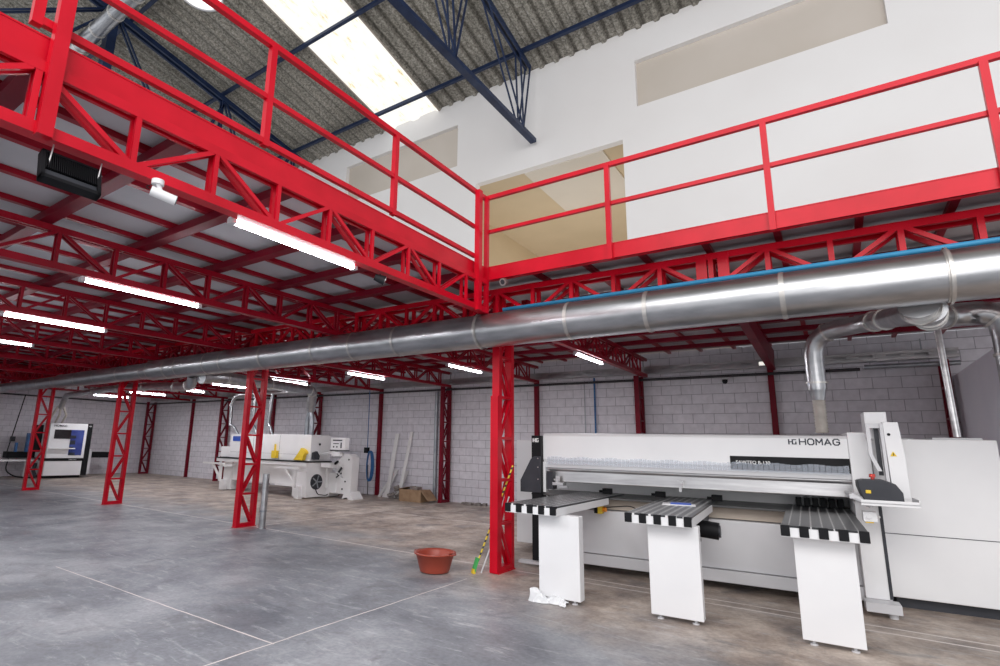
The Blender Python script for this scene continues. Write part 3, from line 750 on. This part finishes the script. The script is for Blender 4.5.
hood = MB().prism([(1.50,1.27),(1.48,1.30),(1.48,1.60),(1.52,1.63),(2.35,1.66),(2.35,1.27)], 'x', .385, 3.63).build('hood','white',S,bevel=.004)
sb('hood_lip','white2',(.40,3.63,1.492,1.52,1.20,1.272))
stripe = box('black_stripe','black',hood,2.56,3.628,1.474,1.481,1.262,1.405)
text('saw_model_lettering','SAWTEQ B-130',.048,'inkwhite',hood,(2.615,1.470,1.325),RX,.0008,1.0,.0004)
stroke_text('brand_lettering','HOMAG',3.222,1.4775,1.538,.052,.058,.0115,.0085,'ink',hood)
m = MB().box(3.225,3.238,1.476,1.481,1.538,1.592).box(3.238,3.262,1.476,1.481,1.560,1.570).box(3.258,3.270,1.476,1.481,1.538,1.592)
m.box(3.270,3.300,1.476,1.481,1.582,1.592).box(3.270,3.300,1.476,1.481,1.538,1.548).box(3.288,3.300,1.476,1.481,1.538,1.568)
m.build('brand_emblem','ink',hood).location.x = -.105
cu = MB()
for i in range(64):
    s = .45+i*.0495; cu.box(s, s+.046, 1.455+.003*(i%2), 1.457+.003*(i%2), 1.245, 1.335+.008*sin(i*.9))
cu.build('strip_curtain','curtain',S)
# black end post with triangular plate and emblem
post = box('end_post','black',S,.255,.385,1.40,1.58,.06,1.60,bevel=.006)
MB().prism([(.11,.885),(.11,1.03),(.255,1.30),(.30,1.335),(.385,1.335),(.385,.885)],'y',1.37,1.40).build('triangular_plate','charcoal',post,bevel=.003)
m = MB().box(.275,.287,1.394,1.40,1.515,1.565).box(.287,.305,1.394,1.40,1.535,1.545).box(.303,.315,1.394,1.40,1.515,1.565)
m.box(.320,.331,1.394,1.40,1.515,1.565).box(.331,.355,1.394,1.40,1.555,1.565).box(.331,.355,1.394,1.40,1.515,1.525).box(.345,.355,1.394,1.40,1.515,1.545)
m.build('end_emblem','inkwhite',post)
for z in (1.05,1.20,1.31): MB().tube([(.355,1.365,z),(.355,1.372,z)], .008, 10).build('bolt','steel',post)
box('end_panel','white',S,.385,.42,1.47,1.56,.89,1.27)
sb('foot_rail','white2',(.10,.40,1.32,1.42,.03,.06))
# clamps on the table line
for s in (1.10, 1.74, 2.36):
    m = MB().box(s-.05,s+.06,1.80,1.88,.889,.955).box(s-.10,s-.05,1.83,1.87,.90,.93).box(s-.04,s+.05,1.795,1.80,.90,.945); m.build('clamp','black',S,bevel=.004)
for i in range(6):
    s = 3.14+i*.075; MB().box(s,s+.055,1.90,2.03,.889,.975).box(s+.01,s+.045,1.885,1.90,.91,.96).build('clamp','black',S,bevel=.004)
m = MB().box(.52,.66,1.44,1.56,.985,1.02).box(.56,.60,1.45,1.50,1.02,1.10).box(.60,.72,1.43,1.47,.96,.98).tube([(.46,1.5,1.06),(.56,1.5,1.04)],.02,10)
m.build('side_aligner','steel',S)
MB().box(.44,.52,1.46,1.6,.93,1.15).build('aligner_block','charcoal',S)
MB().box(2.02,2.05,1.45,1.56,.99,1.09).box(2.0,2.07,1.45,1.5,1.09,1.11).build('guide_bracket','steel',S)
# emergency stop on base
e = MB().box(1.07,1.15,1.40,1.50,.685,.775).build('stop_switch','yellow',S,bevel=.006)
MB().tube([(1.15,1.45,.735),(1.19,1.44,.735)], .026, 14).build('stop_button','orange',e)
MB().box(1.06,1.10,1.39,1.40,.69,.77).build('stop_backing','black',e)
MB().tube(smooth_path([(.44,1.44,.86),(.8,1.46,.72),(1.1,1.46,.75),(1.5,1.46,.80),(1.62,1.46,.70)],.2), .006, 8).build('cable','black',S)
# motor on the front
mt = MB().tube([(2.20,1.05,.67),(2.44,1.05,.65)], .085, 20).box(2.16,2.26,1.0,1.12,.53,.76).build('drive_motor','black',S)
MB().tube([(2.44,1.05,.65),(2.455,1.05,.65)], .06, 18).build('motor_cap','charcoal',mt)
MB().box(2.2,2.3,1.05,1.52,.70,.76).build('motor_bracket','charcoal',mt)
# right side frame
rf = MB().box(3.63,3.80,1.46,2.4,1.0,1.665).box(3.62,3.82,1.40,2.0,.13,1.0).build('end_frame','white',S,bevel=.006)
MB().box(3.60,3.86,1.22,1.40,.05,.13).build('foot_bracket','white2',rf)
MB().tube([(3.80,1.30,.0),(3.80,1.30,.05)], .035, 14).build('levelling_foot','white2',rf)
sb('end_trim','charcoal',(3.80,3.826,1.395,1.40,.14,.98))
cab = box('control_cabinet','white',S,3.84,4.80,1.77,3.3,.10,1.61,bevel=.008,label='large plain white cabinet at the right end')
box('cabinet_seam','charcoal',cab,3.845,4.795,1.765,1.772,.688,.694)
box('cabinet_plinth','charcoal',cab,3.90,4.74,1.85,3.2,0,.10)
box('top_plate','white2',cab,4.35,4.72,1.85,2.3,1.612,1.63); box('top_plate','white2',cab,4.10,4.22,1.95,2.3,1.612,1.622)
# operator tower
tw = MB().prism([(3.94,1.06),(4.065,1.06),(4.065,1.45),(4.045,1.755),(3.93,1.755)],'y',1.22,1.45).build('operator_tower','white',S,bevel=.004)
m = MB().box(3.80,3.93,1.24,1.28,1.70,1.745).box(3.80,3.83,1.24,1.28,1.45,1.70).box(3.905,3.93,1.22,1.30,1.06,1.74).prism([(3.80,1.45),(3.83,1.45),(3.885,1.30),(3.85,1.30)],'y',1.24,1.28)
m.build('screen_slot_frame','white2',tw)
box('slot_shadow','charcoal',tw,3.865,3.90,1.30,1.32,1.26,1.70)
box('tower_head','white',tw,3.81,3.985,1.36,1.62,1.60,1.86,bevel=.006)
MB().tube([(3.965,1.215,1.64),(3.965,1.22,1.64)], .013, 14).build('button','black',tw)
MB().prism([(3.955,1.44),(4.005,1.44),(3.98,1.485)],'y',1.214,1.219).build('warning_sign','yellow',tw)
MB().prism([(3.976,1.447),(3.984,1.447),(3.982,1.470),(3.978,1.470)],'y',1.212,1.2142).build('warning_mark','black',tw)
tr_ = MB().box(3.67,4.09,.98,1.30,1.015,1.03).box(3.67,4.09,.98,.99,1.0,1.05).box(4.08,4.09,.98,1.3,1.03,1.07).build('console_tray','white',S,bevel=.002)
cn = MB().prism([(3.70,1.035),(3.665,1.16),(3.665,1.215),(3.71,1.228),(3.86,1.228),(3.94,1.195),(3.985,1.12),(3.985,1.035)],'y',1.0,1.22).build('operator_console','charcoal',S,bevel=.008)
box('console_key','yellow',cn,3.715,3.755,.992,1.0,1.105,1.135,bevel=.004)
MB().tube([(3.79,1.12,1.228),(3.79,1.12,1.245)], .014, 12).tube([(3.79,1.12,1.245),(3.79,1.12,1.275)], .024, 14).build('stop_button','redbtn',cn)
sb('console_bracket','white2',(3.72,3.85,1.22,1.46,1.02,1.06))
arm_ = MB().tube([(3.58,1.08,1.075),(3.72,1.02,1.00)], .032, 14).box(3.56,3.60,1.04,1.5,1.05,1.09).build('guide_roller','white2',S)
jb = sb('junction_box','white',(3.685,3.79,1.12,1.22,.845,.935),.006)
MB().tube([(3.725,1.11,.89),(3.725,1.12,.89)], .022, 14).build('gauge','steel',jb)
MB().box(3.70,3.76,1.13,1.22,.835,.845).build('yellow_tag','yellow',jb)
MB().tube([(3.79,1.16,.89),(3.815,1.16,.89)], .01, 8).build('knob','steel',jb)
tag(MB().tube([(4.56,1.95,1.64),(4.54,1.95,2.79)], .030, 12).build('support_pipe','steel',None,LW(4.56,1.95,1.63)), 'x','pipe').location = (0,0,0)
sp = bpy.data.objects['support_pipe']; me = sp.data
base = Vector(LW(4.56,1.95,1.63))
for v in me.vertices:
    pz = Vector(v.co)+base; q = Vector(LW(pz.x, pz.y, pz.z)); v.co = q-Vector(LW(4.56,1.95,1.63))
sp.location = base; sp['label'] = 'slim vertical steel pipe rising from the top of the white cabinet'

for o_ in (tw, tr_, cn, jb): o_.location.x -= .035
# air cushion tables
def make_table(surface, pads, label, s0, wid, dep=1.59, tw=0.):
    r = root('air_cushion_table', LW(s0,-.12,0), label, 'table', None, TH-tw)
    box('tabletop',surface,r,.006,wid-.006,.012,dep+.62,.873,.888)
    box('table_frame','white',r,0,wid,0,dep,.80,.872,bevel=.003)
    n = pads; pw = wid/(2*n-1)
    for i in range(n): box('bumper_pad','black',r,2*i*pw,2*i*pw+pw,-.012,.03,.808,.889,bevel=.003)
    return r
def leg(r, x0, x1, z0=.035):
    box('leg_panel','white',r,x0,x1,.13,.24,z0,.80,bevel=.004)
    for x in (x0+.05, x1-.09): 
        MB().tube([(x+.02,.17,0),(x+.02,.17,.012)], .028, 12).tube([(x+.02,.17,.012),(x+.02,.17,.04)], .012, 8).build('levelling_foot','white2',r)
t1 = make_table('dots',5,'leftmost air cushion table with dotted grey top and plastic wrap at its foot',.60,.55,tw=radians(3.2),dep=1.56); leg(t1,.305-.0,.725)
t1k = [c for c in kids(t1) if c.name.startswith('leg_panel')][0]
t2 = make_table('dots',5,'middle air cushion table with dotted grey top and papers on it',1.79,.56); leg(t2,.165,.59)
t3 = make_table('lines',5,'right air cushion table with ribbed dark top beside the console',3.0,.565,tw=radians(1.5),dep=1.56); leg(t3,.075,.475)
# paper pad with blue sheet on the middle table
pp = root('paper_pad', LW(2.08,1.0,.889), 'white paper pad with a blue sheet lying on the middle table', 'paper', None, TH+.15)
MB().box(-.16,.16,-.10,.10,0,.008).build('pad','white',pp); MB().box(-.08,.12,-.05,.085,.008,.02).build('blue_sheet','blueprint',pp)
# crumpled plastic at the first leg
pf = MB(); n = 14; vs = []; fs = []
for i in range(n+1):
    for j in range(9):
        u, v = i/n, j/8
        s = .86+.36*u; t_ = -.14+.15*v - .02*sin(u*7)
        z = .004+.06*sin(pi*v)*(1-.5*u)*abs(sin(u*5+1.0))+.025*random.random()*sin(pi*v)+(.05*(1-u)**2)*sin(pi*v)
        p = LW(s+random.uniform(-.012,.012), t_+random.uniform(-.01,.01), z); vs.append(p)
for i in range(n):
    for j in range(8): a = i*9+j; fs.append((a,a+1,a+10,a+9))
pf.add(vs,fs); tag(pf.build('plastic_wrap','film',None,LW(1.0,-.1,0),solid=.002), 'crumpled white plastic wrap on the floor at the left table leg', 'plastic')

# ------------------------------------------------------------------ edge bander
E_ = root('edge_bander', (-9.6,3.9,0), 'long white edge banding machine against the back wall', 'machine')
def eb_(name, mat, a, bv=0, parent=None, label=None):
    p = parent or E_
    return MB().box(*a).build(name, mat, p, (-9.6,3.9,0), bv, label)
O_ = (-9.6,3.9,0)
hd = MB().prism([(-11.75,.955),(-11.75,1.63),(-11.70,1.65),(-8.16,1.65),(-8.10,1.63),(-8.10,.955)],'y',3.95,4.65).build('hood','ivory',E_,O_,.01)
for x in (-10.6,-9.4): eb_('hood_seam','charcoal',(x,x+.006,3.945,3.951,.96,1.63),0,hd)
eb_('hood_seam','charcoal',(-11.7,-8.15,3.945,3.951,1.12,1.124),0,hd)
eb_('brand_plate','blueprint',(-11.62,-11.25,3.94,3.95,1.44,1.585),0,hd)
eb_('left_box','ivory',(-12.2,-11.75,3.95,4.6,.96,1.27),.01)
eb_('conveyor_belt','black',(-12.15,-8.02,3.78,4.66,.925,.955))
eb_('body_rail','ivory',(-12.15,-8.05,3.80,4.66,.83,.925),.004)
eb_('body_panel','ivory',(-11.55,-8.6,4.0,4.6,.30,.83),.006)
eb_('left_leg','ivory',(-11.95,-11.55,3.95,4.6,.02,.83),.006)
rc = eb_('right_cabinet','ivory',(-8.62,-8.08,3.86,4.62,.03,.83),.006)
MB().tube([(-8.08,4.2,.42),(-8.06,4.2,.42)], .20, 20).build('fan_guard','charcoal',rc,O_)
for i in range(5):
    a = i*1.257; MB().bar((-8.055,4.2,.42),(-8.055,4.2+.17*cos(a),.42+.17*sin(a)),.02,.03).build('fan_blade','galv_dull',rc,O_)
eb_('control_side','ivory',(-8.07,-7.99,4.5,4.68,.25,.83),.004,rc)
eb_('foot','ivory',(-8.42,-8.24,3.76,3.9,0,.32),.004)
eb_('foot','ivory',(-11.95,-11.75,3.84,4.0,0,.30),.004)
eb_('under_tray','ivory',(-9.4,-8.62,3.9,4.4,.28,.32))
for xa, xb, xl in ((-12.3,-11.25,-11.4),(-8.9,-7.95,-8.1)):
    m = MB().box(xa,xb,3.45,3.52,.76,.81).bar((xb-.55,3.48,.77),(xl,3.48,.38),.05,.05).box(xl-.04,xl+.04,3.46,3.52,.30,.79).box(xl-.03,xl+.03,3.5,3.95,.70,.76)
    m.build('support_arm','ivory',E_,O_)
MB().prism([(-8.66,.97),(-8.48,1.16),(-8.36,1.30),(-8.22,1.24),(-8.16,1.16),(-8.24,1.12),(-8.28,.97)],'y',3.84,3.95).build('yellow_guard','yellow',E_,O_,.01)
m = MB().box(-9.62,-9.42,3.86,3.95,1.0,1.20).tube([(-9.52,3.9,1.20),(-9.52,3.9,1.38)],.03,10); m.build('glue_unit','yellow',E_,O_)
MB().tube([(-8.10,4.25,1.40),(-8.08,4.25,1.40)],.03,12).build('button','black',hd,O_)
cp = MB().box(-7.40,-6.88,4.0,4.16,1.27,1.58).build('control_panel','ivory',E_,O_,.012)
MB().box(-7.32,-6.98,3.993,4.0,1.50,1.53).box(-7.3,-7.1,3.993,4.0,1.42,1.44).box(-7.03,-6.99,3.993,4.0,1.32,1.46).box(-7.3,-7.26,3.993,4.0,1.33,1.37).box(-7.18,-7.14,3.993,4.0,1.33,1.37).build('panel_keys','charcoal',cp,O_)
MB().box(-7.44,-6.84,4.02,4.14,1.25,1.27).build('panel_rim','charcoal',cp,O_)
m = MB().bar((-8.1,4.3,1.12),(-7.3,4.12,1.24),.05,.05).box(-7.35,-7.05,4.0,4.15,1.12,1.21); m.build('panel_arm','ivory',E_,O_)
eb_('feed_end','ivory',(-8.0,-7.62,4.25,4.5,.80,.92),.01)
MB().bar((-7.62,4.4,.90),(-7.50,4.4,.97),.05,.05).build('feed_lever','black',E_,O_)
MB().bar((-7.7,4.35,.85),(-7.35,4.45,.55),.015,.03).build('feed_strip','steel',E_,O_)
MB().tube(smooth_path([(-8.04,4.15,.25),(-8.0,4.2,.10),(-7.98,4.5,.06),(-8.0,4.6,.12)],.1),.012,8).build('cable','black',E_,O_)
MB().prism([(3.98,1.0),(3.98,1.18),(4.1,1.22),(4.2,1.1),(4.18,1.0)],'x',-8.08,-8.0).build('press_roller_cover','charcoal',E_,O_)

# small white grinder beside it
Gd = root('small_machine', (-7.0,4.75,0), 'small old white machine with splayed feet right of the edge bander', 'machine')
og = (-7.2,4.6,0)
MB().prism([(-7.0,.12),(-6.98,1.08),(-7.1,1.16),(-7.32,1.16),(-7.5,.98),(-7.58,.75),(-7.6,.60),(-7.7,.12)],'y',4.45,4.72).build('side_plate','ivory',Gd,og,.01)
MB().prism([(-7.98,.12),(-7.95,.60),(-7.85,.66),(-7.55,.64),(-7.50,.12)],'y',4.42,4.75).build('motor_body','ivory',Gd,og,.02)
MB().prism([(-8.08,.0),(-7.98,.16),(-7.72,.16),(-7.78,.03),(-7.9,.0)],'y',4.40,4.78).build('foot','ivory',Gd,og)
MB().prism([(-7.25,.0),(-7.15,.2),(-6.98,.2),(-6.85,.03),(-6.85,0),(-7.0,.0),(-7.08,.06)],'y',4.40,4.78).build('foot','ivory',Gd,og)
MB().bar((-7.5,4.44,.62),(-7.35,4.44,.80),.03,.05).bar((-7.6,4.44,.5),(-7.35,4.44,.66),.02,.03).build('lever','charcoal',Gd,og)
for x, z in ((-7.1,1.02),(-7.2,.45),(-7.3,.25),(-7.7,.28),(-7.85,.55)): MB().tube([(x,4.435,z),(x,4.45,z)],.022,10).build('bolt','charcoal',Gd,og)

Gd.location.x -= .40
# ------------------------------------------------------------------ drilling machine at far left
Q = root('drilling_machine', (-19.6,2.4,0), 'tall white drilling machine with blue windows and black edge at far left', 'machine')
og = (-19.6,2.4,0)
def qb(name, mat, a, bv=0, parent=None, label=None): return MB().box(*a).build(name, mat, parent or Q, og, bv, label)
fr = qb('front_housing','white',(-20.3,-19.3,1.78,2.97,.70,1.93),.01)
qb('lower_panel','white',(-20.3,-19.32,1.78,2.95,.10,.60),.006)
qb('black_band','black',(-20.3,-19.31,1.78,2.97,.60,.70))
qb('side_post','black',(-20.3,-19.28,2.97,3.13,.09,1.94),.006)
qb('back_body','white2',(-20.3,-19.6,3.13,3.35,.1,1.0),.006)
qb('plinth','black',(-20.2,-19.5,1.9,3.0,0,.10))
qb('dark_window','darkglass',(-19.30,-19.285,1.93,2.45,1.38,1.70),0,fr)
qb('blue_window','navyglass',(-19.30,-19.285,2.45,2.87,.80,1.70),0,fr)
for a in ((2.46,2.62,1.40,1.50),(2.45,2.62,1.18,1.33),(2.45,2.58,1.03,1.10),(2.46,2.66,.80,.90)): qb('window_block','ink',(-19.286,-19.275,*a),0,fr)
qb('work_rail','inkwhite',(-19.28,-19.20,1.75,2.62,1.02,1.06),.004,fr)
text('brand_lettering','HOMAG',.10,'ink',fr,(-19.285+19.6,1.88-2.4,1.80),(pi/2,0,pi/2),.001,1.1,.001)
text('model_lettering','DRILLTEQ',.055,'inkwhite',fr,(-19.30+19.6,2.5-2.4,.63),(pi/2,0,pi/2),.001,1.0,.0)
text('end_lettering','HG',.06,'inkwhite',fr,(-19.275+19.6,3.0-2.4,1.83),(pi/2,0,pi/2),.001,1.0,.001)
qb('cross_beam','black',(-20.7,-20.3,.95,1.78,.68,.90)); qb('cross_beam','black',(-20.7,-20.3,3.35,4.25,.68,.90))
qb('outfeed_table','ivory',(-20.5,-19.9,-.6,1.78,.58,.64),.004)
qb('table_leg','ivory',(-20.3,-20.2,1.5,1.6,0,.58))
qb('tool_unit','black',(-20.1,-19.9,1.55,1.80,.90,1.85),.01); qb('tool_unit','hose',(-20.1,-19.95,1.36,1.46,.90,1.55),.01); qb('tool_unit','hose',(-20.1,-19.95,1.06,1.12,.90,1.22),.01)
MB().tube([(-19.9,1.7,.5),(-19.8,1.65,.25),(-19.7,1.7,.05)],.06,10).build('hose_bundle','charcoal',Q,og)
dp = root('service_drop', (-20.5,1.0,1.0), 'black service cable dropping from the ceiling at far left', 'cable')
MB().tube([(-20.4,1.22,2.9),(-20.5,1.0,.9)],.018,8).build('cable','black',dp,(-20.5,1.0,1.0))
MB().tube(smooth_path([(-20.4,1.05,.66),(-20.4,1.0,.25),(-20.0,1.2,.05),(-19.7,1.6,.03)],.2),.02,8).build('floor_cable','black',dp,(-20.5,1.0,1.0))
MB().box(-20.45,-20.3,1.0,1.12,1.25,1.42).build('cable_box','charcoal',dp,(-20.5,1.0,1.0))

# ------------------------------------------------------------------ loose things
ba = root('plastic_basin', (-.59,-.57,0), 'empty round terracotta plastic basin on the concrete floor', 'basin')
MB().lathe([(0,.008),(.165,.008),(.172,.02),(.225,.20),(.245,.205),(.248,.222),(.225,.222),(.215,.20),(.160,.03),(0,.022)],seg=48).build('bowl','basin',ba)
for s in (-1,1): MB().box(s*.245-.025,s*.245+.025,-.05,.05,.205,.222).build('handle','basin',ba,bevel=.005)
ps = root('pipe_stub', (-4.72,.08,0), 'short galvanised pipe standing on the floor beside the second column', 'pipe')
MB().tube([(0,0,0.01),(0,0,.90)],.056,24).build('pipe','galv',ps); MB().tube([(0,0,0),(0,0,.012)],.075,24).build('flange','galv_dull',ps); MB().tube([(0,0,.27),(0,0,.30)],.060,24).build('pipe_collar','galv_dull',ps)
lv = root('leaning_rods', (-.20,-.32,0), 'yellow and black banded rod leaning on the near column', 'rod')
MB().tube([(.0,.0,.02),(.27,.44,1.22)],.011,8).build('banded_rod','wood_yb',lv)
MB().bar((.0,-.02,.02),(.03,.02,.17),.055,.03).build('green_label','green',lv); MB().bar((.0,-.025,.0),(.006,-.016,.05),.05,.035).build('rod_tip','yellow',lv)
rd = MB().tube([(-.12,-.30,.01),(.05,.06,.85)],.009,8).build('white_rod','white2',None,(-.12,-.3,0)); tag(rd,'thin pale grey rod leaning on the near column','rod')
bxr = root('cardboard_box', (-5.75,5.55,0), 'low open cardboard box on the floor by the back wall', 'box')
MB().box(-.42,.30,-.18,.18,0,.30).build('carton','card',bxr)
MB().prism([(-.42,.30),(-.16,.36),(-.16,.37),(-.44,.31)],'y',-.2,.2).build('flap','card',bxr); MB().prism([(.30,.30),(.55,.05),(.56,.06),(.31,.31)],'y',-.2,.2).build('flap','card',bxr)
MB().box(-.10,.12,-.1,.1,.30,.37).build('crumpled_paper','grime',bxr)
rb_ = MB()
for i in range(26):
    a, b_, z_ = random.uniform(-6.75,-6.25), random.uniform(5.5,5.85), random.uniform(0,.30); s_ = random.uniform(.05,.12)
    rb_.bar((a,b_,z_),(a+s_,b_+.03,z_+s_*.4),s_*.8,s_*.6)
tag(rb_.build('rubble_heap','grime',None,(-6.5,5.7,0)),'small heap of brown offcuts beside the cardboard box','rubble')['kind'] = 'stuff'
lowp = [(-7.32,-7.22,.30,.62,'short pale board at the foot of the plain post'), (-7.05,-6.92,-.1,1.75,'tall pale board leaning on the wall next to a short board'), (-6.72,-6.58,.02,.72,'short slanted white board leaning on the wall'),
        (-6.60,-6.50,.08,1.80,'tallest pale board leaning on the wall near the rubble'), (-7.15,-7.02,.12,.75,'grey board leaning between two taller boards')]
for i, (x0, x1, sh, h, l) in enumerate(lowp):
    m = MB(); m.add([(x0,5.80,0),(x1,5.80,0),(x1+sh*.5+.1,6.10,h),(x0+sh*.5+.1,6.10,h),(x0,5.825,0),(x1,5.825,0),(x1+sh*.5+.1,6.125,h),(x0+sh*.5+.1,6.125,h)],
        [(0,1,2,3),(7,6,5,4),(0,4,5,1),(1,5,6,2),(2,6,7,3),(3,7,4,0)])
    tag(m.build('leaning_board','board',None,(x0,5.8,0)), l, 'board', 'boards leaning on the back wall')
hs = root('hanging_hose', (-7.85,5.85,1.3), 'coiled blue air hose hanging from the cable tray by the plain post', 'hose')
og = (-7.85,5.85,1.3)
MB().tube([(-7.86,5.85,3.05),(-7.84,5.85,1.25)],.012,8).build('drop_line','hose',hs,og)
for k_ in range(4):
    w_ = .09+.012*k_; P = [(-7.72+w_*sin(t)*1.0,5.82+.02*k_,.82+.42*cos(t)) for t in [i*2*pi/22 for i in range(23)]]
    MB().tube(P,.017,8,caps=False).build('hose_coil','hose',hs,og)
MB().box(-7.93,-7.80,5.80,5.90,1.18,1.34).build('coupling','black',hs,og)
MB().tube([(-7.80,5.86,.85),(-7.76,5.86,.02)],.012,8).build('tail_line','blackpipe',hs,og)
st = MB()
for i in range(8):
    a = -4.55+.09*i; s_ = random.uniform(.04,.07); st.box(a,a+s_*1.4,5.9-.03*i%.1,5.97,0,s_)
tag(st.build('brick_offcuts','grime',None,(-4.3,5.9,0)),'row of small stone offcuts on the floor by the back wall column','offcuts')['kind'] = 'stuff'
bt = root('floor_bottle', (-13.2,5.6,0), 'small glass bottle on the floor left of the edge bander', 'bottle')
MB().lathe([(0,0),(.06,0),(.07,.02),(.07,.18),(.025,.26),(.025,.36),(.03,.37),(0,.37)],seg=16).build('bottle_body','hose',bt)
hk = MB().bar((-2.3,6.08,1.55),(-2.2,6.08,1.15),.07,.02).box(-2.22,-2.14,6.06,6.12,1.05,1.18)
tag(hk.build('wall_bracket','charcoal',None,(-2.2,6.1,1.3)),'small dark bracket on the wall just left of the near column','bracket')

# ------------------------------------------------------------------ lights
def area(name, loc, rot, size, sy, power, colr=(1,1,1)):
    l = bpy.data.lights.new(name, 'AREA'); l.shape = 'RECTANGLE'; l.size = size; l.size_y = sy; l.energy = power; l.color = colr
    o = bpy.data.objects.new(name, l); col.objects.link(o); o.location = loc; o.rotation_euler = rot; return o
# daylight entering from the open front of the hall, high behind the viewer
area('daylight_front', (5, -10.5, 8.5), (radians(68), 0, radians(10)), 12, 5, 850, (1,.965,.93))
area('daylight_low', (6.5, -9.5, 2.6), (radians(88), 0, radians(22)), 7, 3.5, 170, (1,.97,.95))
area('inner_room_light', (-2.2, 9.0, 4.6), (radians(180),0,0), 4, 4, 45, (1,.92,.80))
for (x, y) in ((-5,-1.6),(-10,1.0),(-15,1.5),(-10,4.6-1.5)):
    pass
w = bpy.data.worlds.new('World'); scene.world = w; w.use_nodes = True
bg = w.node_tree.nodes['Background']; bg.inputs[0].default_value = (.92,.95,1,1); bg.inputs[1].default_value = 1.05
scene.view_settings.view_transform = 'Standard'; scene.view_settings.look = 'None'; scene.view_settings.exposure = 0

# ------------------------------------------------------------------ camera
yaw, pitch, roll = .6188, .2012, .0226
F, PX, PY = 543.26, 448.16, 334.7
f = Vector((-sin(yaw)*cos(pitch), cos(yaw)*cos(pitch), sin(pitch)))
r0 = Vector((cos(yaw), sin(yaw), 0)); u0 = r0.cross(f)
rr = r0*cos(roll)+u0*sin(roll); uu = -r0*sin(roll)+u0*cos(roll)
cam = bpy.data.cameras.new('Camera'); co = bpy.data.objects.new('Camera', cam); col.objects.link(co)
mw = Matrix((rr, uu, -f)).transposed().to_4x4(); mw.translation = Vector((3.4118,-6.0238,1.4466)); co.matrix_world = mw
cam.sensor_width = 36; cam.lens = F*36/1000; cam.shift_x = (500-PX)/1000; cam.shift_y = (PY-333)/1000
cam.clip_start = .05; cam.clip_end = 200
scene.camera = co
